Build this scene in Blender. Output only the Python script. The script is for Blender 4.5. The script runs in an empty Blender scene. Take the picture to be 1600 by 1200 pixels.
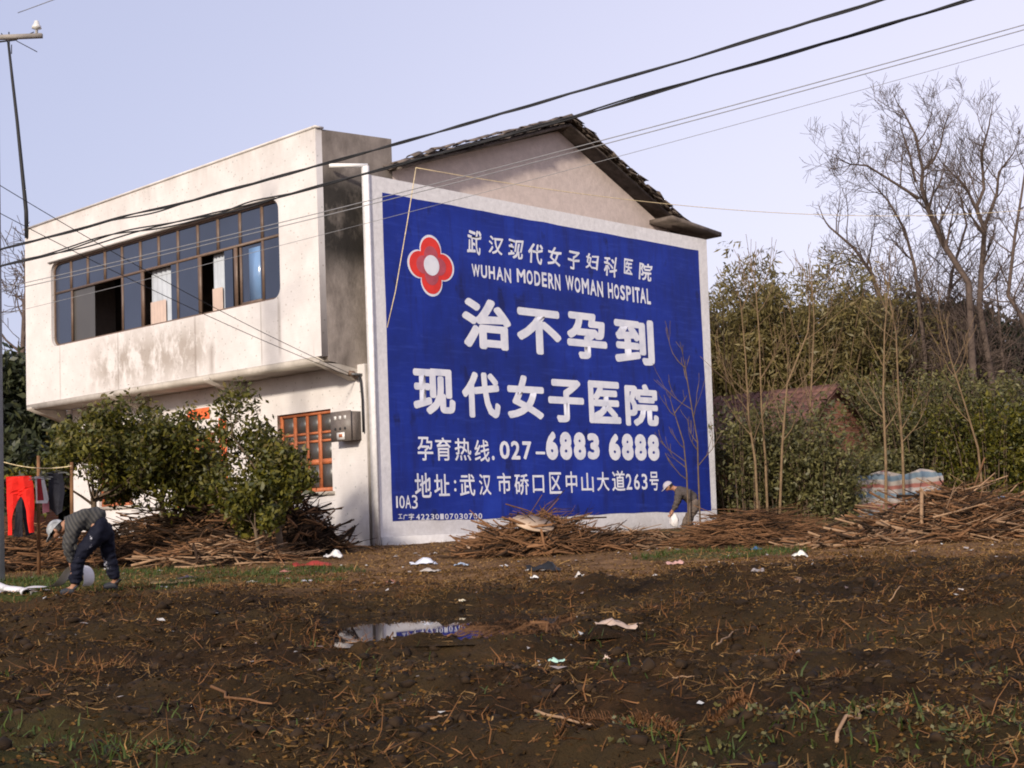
import bpy, bmesh, math, random
import numpy as np
from mathutils import Vector, Matrix

S = bpy.context.scene
COL = S.collection
R_ = math.radians

# ------------------------------------------------------------------ camera
CP = Vector((-18.0334, -20.2963, 0.2981))
YAW, PITCH, ROLL, FPX = 0.7518, 0.0947, -0.0407, 2302.95
_F = Vector((math.cos(PITCH)*math.cos(YAW), math.cos(PITCH)*math.sin(YAW), math.sin(PITCH)))
_R0 = _F.cross(Vector((0, 0, 1))).normalized()
_U0 = _R0.cross(_F)
_R = _R0*math.cos(ROLL) + _U0*math.sin(ROLL)
_U = -_R0*math.sin(ROLL) + _U0*math.cos(ROLL)
cam = bpy.data.cameras.new('camera')
co = bpy.data.objects.new('camera', cam)
COL.objects.link(co)
m = Matrix((_R, _U, -_F)).transposed().to_4x4()
m.translation = CP
co.matrix_world = m
cam.sensor_width = 36
cam.lens = FPX/1600*36
cam.clip_end = 3000
S.camera = co

# ------------------------------------------------------------------ sky and sun
SUN_EL, SUN_AZ = R_(21), R_(180+22)          # azimuth of the sun measured from +X counter-clockwise
w = bpy.data.worlds.new('World'); S.world = w; w.use_nodes = True
nt = w.node_tree; nt.nodes.clear()
sky = nt.nodes.new('ShaderNodeTexSky'); sky.sky_type = 'NISHITA'; sky.sun_disc = False
sky.sun_elevation = SUN_EL; sky.sun_rotation = R_(90)-SUN_AZ
sky.air_density = 1.0; sky.dust_density = 3.0; sky.ozone_density = 1.5; sky.altitude = 50
mx = nt.nodes.new('ShaderNodeMix'); mx.data_type = 'RGBA'; mx.blend_type = 'MIX'
mx.inputs['Factor'].default_value = 0.72
# thin high haze over the whole sky: paler low down and towards the east
tg = nt.nodes.new('ShaderNodeTexCoord'); dv = nt.nodes.new('ShaderNodeVectorMath'); dv.operation = 'DOT_PRODUCT'
nt.links.new(tg.outputs['Generated'], dv.inputs[0]); dv.inputs[1].default_value = (0.75, -0.45, -0.62)
mr_ = nt.nodes.new('ShaderNodeMapRange'); nt.links.new(dv.outputs['Value'], mr_.inputs[0]); mr_.inputs[1].default_value = -0.35; mr_.inputs[2].default_value = 0.55
mr_.interpolation_type = 'SMOOTHSTEP'
hz = nt.nodes.new('ShaderNodeMix'); hz.data_type = 'RGBA'; nt.links.new(mr_.outputs[0], hz.inputs['Factor'])
hz.inputs['A'].default_value = (4.4, 4.5, 6.2, 1); hz.inputs['B'].default_value = (7.8, 7.2, 8.5, 1)
nt.links.new(hz.outputs['Result'], mx.inputs['B'])
bg = nt.nodes.new('ShaderNodeBackground'); bg.inputs['Strength'].default_value = 0.1
out = nt.nodes.new('ShaderNodeOutputWorld')
nt.links.new(sky.outputs[0], mx.inputs['A'])
nt.links.new(mx.outputs['Result'], bg.inputs[0]); nt.links.new(bg.outputs[0], out.inputs[0])
sl = bpy.data.lights.new('sun', 'SUN'); sl.energy = 3.3; sl.angle = R_(4); sl.color = (1.0, 0.89, 0.76)
so = bpy.data.objects.new('sun', sl); COL.objects.link(so)
sd = Vector((math.cos(SUN_AZ)*math.cos(SUN_EL), math.sin(SUN_AZ)*math.cos(SUN_EL), math.sin(SUN_EL)))
so.rotation_euler = sd.to_track_quat('Z', 'Y').to_euler(); so.location = (-10, 0, 20)
S.view_settings.view_transform = 'Standard'; S.view_settings.look = 'None'
S.view_settings.exposure = 0.55; S.view_settings.gamma = 1.0
S.cycles.max_bounces = 5; S.cycles.transparent_max_bounces = 6
S.cycles.filter_width = 1.9

# ------------------------------------------------------------------ place helpers
def V(px, py, d):
    """Point seen at photograph pixel (px, py), d metres in front of the lens."""
    return CP + (_F + _R*((px-800)/FPX) - _U*((py-600)/FPX))*d
cy_, sy_ = math.cos(YAW), math.sin(YAW)
def fb(x, y):     # field frame: a along the furrows, b away from the road
    return (x-CP.x)*sy_ - (y-CP.y)*cy_, (x-CP.x)*cy_ + (y-CP.y)*sy_
def wf(a, b):
    return CP.x + a*sy_ + b*cy_, CP.y - a*cy_ + b*sy_
def gz(x, y):
    b = (x-CP.x)*cy_ + (y-CP.y)*sy_
    return np.where(b < 27, -0.034*(27-np.clip(b, -20, 27)), 0.10*(1-np.exp(-(np.clip(b, 27, 400)-27)/8.0)))
def G(px, d, up=0.0):
    p = V(px, 820, d)
    return Vector((p.x, p.y, float(gz(p.x, p.y))+up))
def on(px, py, up=0.0):
    lo = 4.0
    for i in range(900):
        d = lo+i*0.05
        p = V(px, py, d)
        if p.z <= float(gz(p.x, p.y)): break
    return Vector((p.x, p.y, float(gz(p.x, p.y))+up))
def depth(p): return (Vector(p)-CP).dot(_F)

# ------------------------------------------------------------------ mesh helpers
class MB:
    def __init__(s): s.v = []; s.f = []; s.n = 0
    def add(s, v, f):
        v = np.asarray(v, float).reshape(-1, 3)
        if isinstance(f, np.ndarray): s.f.append(f+s.n)
        else:
            for k in sorted(set(len(q) for q in f)):
                s.f.append(np.array([q for q in f if len(q) == k], int)+s.n)
        s.v.append(v); s.n += len(v)
        return s
    def box(s, x0, x1, y0, y1, z0, z1):
        v = [(x, y, z) for z in (z0, z1) for y in (y0, y1) for x in (x0, x1)]
        return s.add(v, [(0, 2, 3, 1), (4, 5, 7, 6), (0, 1, 5, 4), (2, 6, 7, 3), (0, 4, 6, 2), (1, 3, 7, 5)])
    def obox(s, c, u, v, n, hu, hv, hn):
        c, u, v, n = map(Vector, (c, u, v, n))
        P = [c+u*(a*hu)+v*(b*hv)+n*(g*hn) for g in (-1, 1) for b in (-1, 1) for a in (-1, 1)]
        return s.add([tuple(p) for p in P], [(0, 2, 3, 1), (4, 5, 7, 6), (0, 1, 5, 4), (2, 6, 7, 3), (0, 4, 6, 2), (1, 3, 7, 5)])
    def tube(s, pts, r, k=6, caps=True):
        pts = [Vector(p) for p in pts]; n = len(pts)
        if not hasattr(r, '__len__'): r = [r]*n
        vs = []; ref = None
        for i, p in enumerate(pts):
            t = (pts[min(i+1, n-1)]-pts[max(i-1, 0)])
            if t.length < 1e-9: t = Vector((0, 0, 1))
            t.normalize()
            if ref is None: ref = t.orthogonal().normalized()
            a = ref - t*ref.dot(t)
            a = a.normalized() if a.length > 1e-6 else t.orthogonal().normalized()
            ref = a; b = t.cross(a)
            for j in range(k):
                q = 2*math.pi*j/k
                vs.append(p + (a*math.cos(q)+b*math.sin(q))*r[i])
        fs = [(i*k+j, i*k+(j+1) % k, (i+1)*k+(j+1) % k, (i+1)*k+j) for i in range(n-1) for j in range(k)]
        if caps and k > 3:
            fs += [tuple(range(k))[::-1], tuple(range((n-1)*k, n*k))]
        return s.add([tuple(v) for v in vs], fs)
    def mesh(s, name, L=(0, 0, 0), smooth=False):
        me = bpy.data.meshes.new(name)
        v = np.concatenate(s.v)-np.array(L, float)
        tot = np.concatenate([np.full(len(f), f.shape[1]) for f in s.f])
        loops = np.concatenate([f.ravel() for f in s.f])
        me.vertices.add(len(v)); me.vertices.foreach_set('co', v.ravel())
        me.loops.add(len(loops)); me.loops.foreach_set('vertex_index', loops.astype(np.int32))
        me.polygons.add(len(tot))
        st = np.concatenate([[0], np.cumsum(tot)[:-1]])
        me.polygons.foreach_set('loop_start', st.astype(np.int32))
        if smooth: me.polygons.foreach_set('use_smooth', np.ones(len(tot), bool))
        me.update(calc_edges=True); me.validate()
        return me

def tag(o, label=None, cat=None, group=None, kind=None):
    if label: o['label'] = label
    if cat: o['category'] = cat
    if group: o['group'] = group
    if kind: o['kind'] = kind
    return o
def rootloc(o):
    v = Vector((0, 0, 0))
    while o: v += o.location; o = o.parent
    return v
def thing(name, loc, label, cat, group=None):
    o = bpy.data.objects.new(name, None); COL.objects.link(o)
    o.location = loc; o.empty_display_size = 0.2
    return tag(o, label, cat, group)
def obj(name, b, mat, parent=None, loc=None, smooth=False):
    """Link a builder as one mesh object; coordinates are given in the world."""
    L = rootloc(parent) if parent else Vector(loc or (0, 0, 0))
    me = b.mesh(name, L, smooth) if isinstance(b, MB) else b
    if mat is not None: me.materials.append(mat)
    o = bpy.data.objects.new(name, me); COL.objects.link(o)
    if parent: o.parent = parent
    elif loc: o.location = loc
    return o
def copy_tree(o, parent=None):
    c = o.copy(); COL.objects.link(c); c.parent = parent
    for ch in list(o.children): copy_tree(ch, c)
    return c
def plate(polys, origin, u, v, n, thick, L=(0, 0, 0), name='plate'):
    """Flat plate from 2-D outlines (first outer, the rest holes) standing on the given frame."""
    cu = bpy.data.curves.new('tmp', 'CURVE'); cu.dimensions = '2D'; cu.fill_mode = 'BOTH'; cu.extrude = thick/2
    for P in polys:
        sp = cu.splines.new('POLY'); sp.points.add(len(P)-1)
        for i, q in enumerate(P): sp.points[i].co = (q[0], q[1], 0, 1)
        sp.use_cyclic_u = True
    o = bpy.data.objects.new('tmp', cu); COL.objects.link(o)
    bpy.context.view_layer.update()
    me = bpy.data.meshes.new_from_object(o.evaluated_get(bpy.context.evaluated_depsgraph_get()))
    bpy.data.objects.remove(o); bpy.data.curves.remove(cu)
    origin, u, v, n, L = map(Vector, (origin, u, v, n, L))
    for q in me.vertices:
        c = q.co.copy(); q.co = origin+u*c.x+v*c.y+n*c.z-L
    me.name = name; me.materials.clear()
    return me
def rect(a0, a1, b0, b1): return [(a0, b0), (a1, b0), (a1, b1), (a0, b1)]
def rrect(a0, a1, b0, b1, r, k=7):
    P = []
    for cx, cy, q in ((a1-r, b0+r, -90), (a1-r, b1-r, 0), (a0+r, b1-r, 90), (a0+r, b0+r, 180)):
        for i in range(k+1):
            t = R_(q+90*i/k); P.append((cx+r*math.cos(t), cy+r*math.sin(t)))
    return P

# numpy noise
_rs = np.random.RandomState(7); _tab = _rs.rand(256, 256)
def vnoise(x, y):
    xi = np.floor(x).astype(int); yi = np.floor(y).astype(int); fx = x-xi; fy = y-yi
    fx = fx*fx*(3-2*fx); fy = fy*fy*(3-2*fy)
    g = lambda i, j: _tab[(xi+i) & 255, (yi+j) & 255]
    return (g(0, 0)*(1-fx)+g(1, 0)*fx)*(1-fy)+(g(0, 1)*(1-fx)+g(1, 1)*fx)*fy
def fbm(x, y, o=4, g=0.5):
    a = 1; t = 0; s = 0
    for i in range(o):
        t = t+a*vnoise(x*2**i+17.3*i, y*2**i+5.1*i); s += a; a *= g
    return t/s

# ------------------------------------------------------------------ materials
class NT:
    def __init__(s, name, rough=0.8, spec=0.3):
        s.m = bpy.data.materials.new(name); s.m.use_nodes = True
        s.t = s.m.node_tree; s.b = s.t.nodes['Principled BSDF']
        s.b.inputs['Roughness'].default_value = rough
        s.b.inputs['Specular IOR Level'].default_value = spec
        s._co = None
    def n(s, typ, **k):
        o = s.t.nodes.new('ShaderNode'+typ)
        for a, v in k.items(): setattr(o, a, v)
        return o
    def l(s, a, b): s.t.links.new(a, b)
    def co(s, scale=(1, 1, 1)):
        if s._co is None: s._co = s.n('NewGeometry').outputs['Position']
        mp = s.n('Mapping'); mp.inputs['Scale'].default_value = scale
        s.l(s._co, mp.inputs[0]); return mp.outputs[0]
    def noise(s, scale=5, det=5, rough=0.6, st=(1, 1, 1)):
        o = s.n('TexNoise'); o.inputs['Scale'].default_value = scale; o.inputs['Detail'].default_value = det
        o.inputs['Roughness'].default_value = rough; s.l(s.co(st), o.inputs['Vector']); return o.outputs[0]
    def ramp(s, f, stops):
        o = s.n('ValToRGB'); e = o.color_ramp.elements
        while len(e) < len(stops): e.new(0.5)
        for i, (p, c) in enumerate(stops):
            e[i].position = p; e[i].color = (c if hasattr(c, '__len__') else (c, c, c)) + ((1,) if hasattr(c, '__len__') else (1,))
        s.l(f, o.inputs[0]); return o.outputs[0]
    def mix(s, f, a, b, mode='MIX'):
        o = s.n('Mix', data_type='RGBA', blend_type=mode)
        for k, v in (('Factor', f), ('A', a), ('B', b)):
            i = o.inputs[0 if k == 'Factor' else k] if k == 'Factor' else [q for q in o.inputs if q.name == k and q.type == 'RGBA'][0]
            if isinstance(v, (int, float)): i.default_value = v
            elif isinstance(v, tuple): i.default_value = v+(1,)
            else: s.l(v, i)
        return [q for q in o.outputs if q.type == 'RGBA'][0]
    def math(s, op, a, b=None, clamp=False):
        o = s.n('Math', operation=op, use_clamp=clamp)
        for i, v in enumerate((a, b)):
            if v is None: continue
            if isinstance(v, (int, float)): o.inputs[i].default_value = v
            else: s.l(v, o.inputs[i])
        return o.outputs[0]
    def xyz(s):
        o = s.n('SeparateXYZ'); s.l(s.n('NewGeometry').outputs['Position'], o.inputs[0]); return o.outputs
    def band(s, v, a, b, soft=0.1):
        """1 between a and b."""
        def mr(x0, x1):
            o = s.n('MapRange', clamp=True); s.l(v, o.inputs[0]); o.inputs[1].default_value = x0; o.inputs[2].default_value = x1
            return o.outputs[0]
        return s.math('MULTIPLY', mr(a-soft, a+soft), mr(b+soft, b-soft))
    def bump(s, h, strength=0.4, dist=0.01):
        o = s.n('Bump'); o.inputs['Strength'].default_value = strength; o.inputs['Distance'].default_value = dist
        s.l(h, o.inputs['Height'])
        if s.b.inputs['Normal'].is_linked: s.l(s.b.inputs['Normal'].links[0].from_socket, o.inputs['Normal'])
        s.l(o.outputs[0], s.b.inputs['Normal'])
    def color(s, c):
        if isinstance(c, tuple): s.b.inputs['Base Color'].default_value = c+(1,)
        else: s.l(c, s.b.inputs['Base Color'])
        return s.m

def simple(name, c, var=0.25, scale=6, rough=0.8, spec=0.3, bump=0.3, dist=0.01, dark=None, metal=0):
    t = NT(name, rough, spec); t.b.inputs['Metallic'].default_value = metal
    n = t.noise(scale, 6, 0.65)
    lo = dark or tuple(x*(1-var) for x in c); hi = tuple(min(1, x*(1+var)) for x in c)
    if bump: t.bump(n, bump, dist)
    return t.color(t.ramp(n, [(0.3, lo), (0.7, hi)]))
def leafmat(name, c0, c1, rough=0.5, trans=0.25, spec=0.35):
    t = NT(name, rough, spec)
    r = t.n('NewGeometry').outputs['Random Per Island']
    c = t.ramp(r, [(0.0, c0), (0.6, tuple((a+b)/2 for a, b in zip(c0, c1))), (1.0, c1)])
    big = t.noise(0.9, 3)
    c = t.mix(big, t.mix(1.0, c, (0.7, 0.75, 0.7), 'MULTIPLY'), c)
    t.color(c)
    if trans:
        tr = t.n('BsdfTranslucent'); t.l(c, tr.inputs[0]); ms = t.n('MixShader'); ms.inputs[0].default_value = trans
        t.l(t.b.outputs[0], ms.inputs[1]); t.l(tr.outputs[0], ms.inputs[2])
        t.l(ms.outputs[0], t.t.nodes['Material Output'].inputs[0])
    return t.m

def tile_wall(name, stains_shadow=False):
    """cream mosaic tile with coloured specks"""
    t = NT(name, 0.55, 0.35)
    base = t.ramp(t.noise(1.3, 6, 0.7), [(0.3, (0.54, 0.505, 0.48)), (0.7, (0.68, 0.645, 0.62))])
    vo = t.n('TexVoronoi'); vo.inputs['Scale'].default_value = 9; t.l(t.co(), vo.inputs[0])
    sp = t.ramp(vo.outputs['Distance'], [(0.10, 1.0), (0.19, 0.0)])
    sel = t.ramp(t.noise(5.5, 2), [(0.40, 0.0), (0.5, 1.0)])
    spc = t.mix(t.noise(3, 1), (0.24, 0.33, 0.33), (0.42, 0.30, 0.24))
    base = t.mix(t.math('MULTIPLY', t.math('MULTIPLY', sp, sel), 0.9), base, spc)
    # joints of the small tiles
    x, y, z = t.xyz()
    def joint(c, s):
        f = t.math('FRACT', t.math('MULTIPLY', c, s)); return t.math('LESS_THAN', f, 0.07)
    j = t.math('MAXIMUM', joint(y, 20), joint(z, 20))
    base = t.mix(t.math('MULTIPLY', j, 0.13), base, (0.33, 0.30, 0.27))
    if stains_shadow:
        st = t.noise(1.0, 6, 0.7, (1, 2.4, 0.55))
        # run-off blotches under the window, dark rain streaks from the joints, a painted pole shadow
        m1 = t.math('MULTIPLY', t.band(y, 4.0, 8.3, 0.5), t.band(z, 3.62, 4.55, 0.3))
        d1 = t.ramp(t.noise(1.5, 7, 0.72, (1, 1.5, 0.9)), [(0.42, 0.0), (0.54, 1.0)])
        base = t.mix(t.math('MULTIPLY', t.math('MULTIPLY', m1, d1), 0.62), base, (0.20, 0.15, 0.105))
        for yy, z0, z1, wd in ((4.45, 3.5, 4.74, 0.05), (2.28, 3.5, 4.74, 0.03), (7.3, 3.5, 4.74, 0.04), (1.72, 3.7, 4.72, 0.07), (3.9, 3.5, 4.1, 0.12), (9.7, 3.5, 4.7, 0.03), (0.72, 3.5, 3.62, 0.03)):  # streak under the window's near end paints the utility pole's shadow
            m_ = t.math('MULTIPLY', t.band(y, yy-wd/2, yy+wd/2, wd/2), t.band(z, z0, z1, 0.15))
            base = t.mix(t.math('MULTIPLY', m_, 0.55), base, (0.19, 0.15, 0.12))
        # grime along the parapet top
        g = t.math('MULTIPLY', t.band(z, 7.45, 8.2, 0.25), t.ramp(st, [(0.4, 0.0), (0.62, 1.0)]))
        base = t.mix(t.math('MULTIPLY', g, 0.35), base, (0.30, 0.26, 0.22))
    else:
        # splash zone near the ground, wash of soot
        g = t.math('MULTIPLY', t.band(z, -0.5, 0.5, 0.35), t.ramp(t.noise(2.2, 6), [(0.35, 0.2), (0.6, 1.0)]))
        base = t.mix(t.math('MULTIPLY', g, 0.5), base, (0.24, 0.20, 0.15))
    t.bump(t.math('SUBTRACT', 1.0, j), 0.25, 0.004)
    return t.color(base)

def grimy_plaster(name, light, dark, amt=(0.42, 0.62), top=None):
    t = NT(name, 0.9, 0.2)
    n = t.noise(1.1, 9, 0.68, (1, 1, 0.55)); f = t.noise(9, 6, 0.7)
    m_ = t.ramp(n, [(amt[0], 0.0), (amt[1], 1.0)])
    c = t.mix(m_, light, dark)
    c = t.mix(t.ramp(f, [(0.35, 0.0), (0.7, 0.5)]), c, tuple(x*0.6 for x in light))
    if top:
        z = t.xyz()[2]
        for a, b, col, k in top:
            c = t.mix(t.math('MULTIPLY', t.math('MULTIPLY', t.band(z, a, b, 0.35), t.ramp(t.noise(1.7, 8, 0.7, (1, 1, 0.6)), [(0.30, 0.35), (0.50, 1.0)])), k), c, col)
    t.bump(f, 0.5, 0.02); t.bump(n, 0.3, 0.03)
    return t.color(c)

M = {}
M['tile'] = tile_wall('facade_mosaic_tile', True)
M['tile_low'] = tile_wall('ground_floor_mosaic_tile')
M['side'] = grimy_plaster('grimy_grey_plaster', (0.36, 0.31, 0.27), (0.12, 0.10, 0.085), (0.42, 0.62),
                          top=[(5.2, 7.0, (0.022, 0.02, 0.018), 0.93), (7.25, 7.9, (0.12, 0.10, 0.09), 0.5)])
M['gable'] = grimy_plaster('gable_render', (0.60, 0.50, 0.45), (0.47, 0.39, 0.34), (0.50, 0.78))
M['soffit'] = grimy_plaster('soffit_plaster', (0.52, 0.47, 0.41), (0.36, 0.32, 0.27))
M['white'] = grimy_plaster('chalky_white_paint', (0.74, 0.72, 0.72), (0.62, 0.59, 0.57), (0.5, 0.75),
                           top=[(-0.3, 0.22, (0.30, 0.28, 0.27), 0.6)])
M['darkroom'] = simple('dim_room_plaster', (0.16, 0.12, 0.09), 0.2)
M['frame'] = simple('brown_aluminium', (0.13, 0.085, 0.06), 0.2, 8, 0.5, 0.4, 0.05)
M['orange_wood'] = simple('orange_brown_painted_wood', (0.40, 0.12, 0.045), 0.25, 9, 0.55, 0.35, 0.2)
def glass(name, c, rough=0.06):
    t = NT(name, rough, 0.6)
    t.bump(t.noise(0.8, 2), 0.05, 0.02)
    return t.color(t.ramp(t.noise(0.7, 3), [(0.3, tuple(x*0.8 for x in c)), (0.7, c)]))
M['glass'] = glass('tinted_blue_glass', (0.035, 0.045, 0.075))
M['glass_low'] = glass('dusty_window_glass', (0.07, 0.065, 0.06), 0.4)
M['glass_light'] = glass('sky_tinted_glass', (0.16, 0.27, 0.46), 0.2)  # reflected sky put into the base colour of one pane
M['curtain'] = simple('white_curtain', (0.40, 0.43, 0.47), 0.15, 2, 0.9, 0.1, 0.2)
M['curtain_warm'] = simple('pink_curtain', (0.46, 0.36, 0.31), 0.1, 2, 0.9, 0.1, 0.2)
M['rooftile'] = simple('weathered_roof_tile', (0.115, 0.092, 0.078), 0.55, 3.5, 0.9, 0.2, 0.8, 0.02)
M['concrete'] = simple('weathered_concrete', (0.30, 0.27, 0.24), 0.25, 3, 0.9, 0.2, 0.5, 0.01)
M['polecon'] = simple('pole_concrete', (0.26, 0.27, 0.28), 0.15, 5, 0.85, 0.2, 0.3)
M['metal'] = simple('dull_steel', (0.16, 0.16, 0.16), 0.2, 9, 0.5, 0.4, 0.1, metal=0.5)
M['greybox'] = simple('grey_enamelled_sheet', (0.15, 0.125, 0.11), 0.2, 9, 0.5, 0.4, 0.1)
M['porcelain'] = simple('brown_white_porcelain', (0.6, 0.58, 0.55), 0.1, 4, 0.25, 0.5, 0)
M['cable'] = simple('black_cable_sheath', (0.018, 0.018, 0.02), 0.2, 9, 0.6, 0.3, 0)
M['wire'] = simple('grey_aluminium_wire', (0.22, 0.22, 0.23), 0.2, 9, 0.6, 0.3, 0)
M['rope'] = simple('yellow_white_rope', (0.62, 0.50, 0.30), 0.4, 30, 0.9, 0.1, 0)
M['pipe'] = simple('white_plastic_pipe', (0.78, 0.77, 0.74), 0.08, 5, 0.4, 0.4, 0)
# blue advertisement paint with ghosts of an older one
t = NT('royal_blue_wall_paint', 0.62, 0.25)
a = t.ramp(t.noise(0.55, 6, 0.62, (1, 1, 0.8)), [(0.30, (0.005, 0.016, 0.14)), (0.55, (0.007, 0.024, 0.24)), (0.75, (0.013, 0.040, 0.33))])
g = t.ramp(t.noise(1.5, 3, 0.5, (1.6, 1, 0.75)), [(0.62, 0.0), (0.68, 0.75)])
a = t.mix(g, a, (0.005, 0.009, 0.075))
g2 = t.ramp(t.noise(2.2, 8, 0.75), [(0.60, 0.0), (0.75, 0.5)])
a = t.mix(g2, a, (0.035, 0.06, 0.33))
st_ = t.ramp(t.noise(3.5, 6, 0.7, (1, 1, 0.10)), [(0.50, 0.0), (0.66, 0.55)]); a = t.mix(st_, a, (0.008, 0.012, 0.10))
hb = t.ramp(t.noise(9, 4, 0.7, (0.12, 1, 1)), [(0.52, 0.0), (0.70, 0.35)]); a = t.mix(hb, a, (0.03, 0.06, 0.36))
t.bump(t.noise(6, 8, 0.7), 0.35, 0.012)
M['blue'] = t.color(a)
t = NT('white_letter_paint', 0.7, 0.2)
M['letter'] = t.color(t.mix(t.ramp(t.noise(2.3, 8, 0.7), [(0.45, 0.0), (0.7, 0.8)]), (0.72, 0.72, 0.76), (0.50, 0.52, 0.62)))
M['red_paint'] = simple('red_emblem_paint', (0.68, 0.035, 0.025), 0.15, 4, 0.6, 0.3, 0.1)
M['rose_paint'] = simple('faded_rose_emblem_paint', (0.42, 0.075, 0.10), 0.25, 3.0, 0.6, 0.3, 0.1)
M['bark'] = simple('brown_bark', (0.115, 0.082, 0.055), 0.35, 8, 0.9, 0.15, 0.5)
M['bark_grey'] = simple('grey_brown_bark', (0.095, 0.070, 0.058), 0.3, 6, 0.9, 0.15, 0.5)
M['bark_pale'] = simple('pale_tan_bark', (0.17, 0.115, 0.066), 0.3, 6, 0.9, 0.15, 0.4)
M['stick'] = simple('dry_brown_stick', (0.16, 0.082, 0.040), 0.6, 2.5, 0.9, 0.15, 0.4)
M['stick_dark'] = simple('dark_brown_stick', (0.030, 0.018, 0.011), 0.6, 2.5, 0.9, 0.15, 0.4)  # darker brown for sticks and heap cores
M['stick_pale'] = simple('pale_split_wood', (0.27, 0.17, 0.10), 0.35, 4, 0.85, 0.2, 0.3)
M['leaf_dark'] = leafmat('dark_evergreen_leaf', (0.024, 0.032, 0.004), (0.17, 0.145, 0.018))
M['leaf_tip'] = leafmat('young_reddish_leaf', (0.075, 0.09, 0.022), (0.19, 0.14, 0.05))
M['leaf_mid'] = leafmat('mid_green_leaf', (0.050, 0.050, 0.018), (0.19, 0.165, 0.060))
M['leaf_olive'] = leafmat('olive_bamboo_leaf', (0.10, 0.082, 0.028), (0.23, 0.175, 0.065))
M['leaf_shade'] = leafmat('deep_green_leaf', (0.025, 0.034, 0.018), (0.085, 0.090, 0.038))
M['grass'] = leafmat('short_green_grass', (0.030, 0.050, 0.008), (0.085, 0.12, 0.02), 0.6)
M['straw'] = leafmat('dead_straw', (0.045, 0.022, 0.008), (0.40, 0.23, 0.09), 0.85, 0.1, 0.1)
M['frond'] = leafmat('dead_orange_frond', (0.10, 0.042, 0.016), (0.30, 0.14, 0.06), 0.85, 0.15, 0.1)

# ------------------------------------------------------------------ GROUND
def axis(lo, hi, step, far0, far1):
    c = list(np.arange(lo, hi+1e-6, step)); s = step; p = lo; L = []
    while p > far0: s *= 1.14; p -= s; L.append(p)
    s = step; p = hi; Rr = []
    while p < far1: s *= 1.14; p += s; Rr.append(p)
    return np.array(L[::-1]+c+Rr)
A_ = axis(-7.5, 7.5, 0.032, -700, 700)
B_ = axis(5.0, 19.5, 0.032, -120, 900)
def puddle_mask(a, b):
    e = 1-((a+0.62)/1.15)**2-((b-13.1)/1.75)**2
    e2 = 1-((a+1.35)/0.6)**2-((b-14.0)/0.9)**2
    e3 = 1-((a-0.9)/1.3)**2-((b-13.5)/0.55)**2
    return np.maximum(np.maximum(e, e2), e3)
PZ = -0.034*(27-11.3)-0.035
def relief(a, b):
    fld = 1/(1+np.exp(-(17.6+0.5*np.sin(a*0.7)+0.6*(fbm(a*1.3, b*1.3, 3)-0.5)*2-b)/0.18))
    fur = 0.065*np.sin(b*2*math.pi/1.15+1.5*fbm(a*0.35, b*0.35, 2)*4)*fld
    r1 = (fbm(a*1.5, b*2.2, 5, 0.55)-0.5)*0.22
    cl = np.abs(fbm(a*5, b*7, 3, 0.6)-0.5)*0.17
    fine = (fbm(a*17, b*20, 2)-0.5)*0.035
    z = fld*(fur+r1+cl+fine-0.03) + (1-fld)*((fbm(a*0.8, b*0.8, 4)-0.5)*0.09+(fbm(a*9, b*9, 3)-0.5)*0.03)
    pm = np.clip(puddle_mask(a, b)+0.25*(fbm(a*2.5, b*2.5, 3)-0.5), -1, 1)
    k = np.clip((pm+0.25)/0.4, 0, 1); k = k*k*(3-2*k)
    z = z*(1-k) + k*(PZ-0.045+(fbm(a*5, b*7, 4)-0.5)*0.085+0.034*(27-b))
    bas = np.clip(1-(np.abs(a+.1)/2.9)**4, 0, 1)
    z = z-bas*(1-k)*(0.12*np.clip(1-np.abs(b-10.4)/1.5, 0, 1)+0.15*np.clip((b-13.6)/.8, 0, 1)*np.clip((20-b)/5, 0, 1))
    near = np.exp(-np.clip(np.hypot(a, b-12)-25, 0, 1e9)/15)
    return z*near, fld, k
AA, BB = np.meshgrid(A_, B_)
X_ = CP.x + AA*sy_ + BB*cy_; Y_ = CP.y - AA*cy_ + BB*sy_
rel, fld, wetk = relief(AA, BB)
Z_ = gz(X_, Y_) + rel
nb, na = AA.shape
idx = np.arange(nb*na).reshape(nb, na)
q = np.stack([idx[:-1, :-1], idx[:-1, 1:], idx[1:, 1:], idx[1:, :-1]], -1).reshape(-1, 4)
gb = MB(); gb.add(np.stack([X_, Y_, Z_], -1).reshape(-1, 3), q)
me = gb.mesh('ground', smooth=True)
ca = me.color_attributes.new('zone', 'FLOAT_COLOR', 'POINT')
def smooth01(x): x = np.clip(x, 0, 1); return x*x*(3-2*x)
n1 = fbm(AA*1.1, BB*1.5, 4); n2 = fbm(AA*4, BB*4, 3)
def blob(a0, b0, ra, rb): return np.clip(1-((AA-a0)/ra)**2-((BB-b0)/rb)**2, 0, 1)
green = np.maximum.reduce([blob(-6.6, 19.0, 4.2, 2.6), blob(2.6, 19.9, 1.1, .9)*0.6, blob(-3.6, 6.6, 2.4, 1.7)*0.45, blob(2.4, 6.6, 2.6, 1.0)*0.15, blob(9, 31, 8, 6)])
green = smooth01(green*1.6*(n2*1.6))
cols = np.stack([fld, green, wetk, np.ones_like(fld)], -1).reshape(-1, 4).astype(np.float32)
ca.data.foreach_set('color', cols.ravel())
def zfield(x, y):
    a, b = fb(np.asarray(x, float), np.asarray(y, float)); return gz(np.asarray(x, float), np.asarray(y, float)) + relief(a, b)[0]
t = NT('mud_and_trodden_earth', 0.9, 0.12)
at = t.n('Attribute', attribute_name='zone'); sp = t.n('SeparateColor'); t.l(at.outputs['Color'], sp.inputs[0])
n = t.noise(1.6, 9, 0.7); nf = t.noise(22, 6, 0.7)
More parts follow.
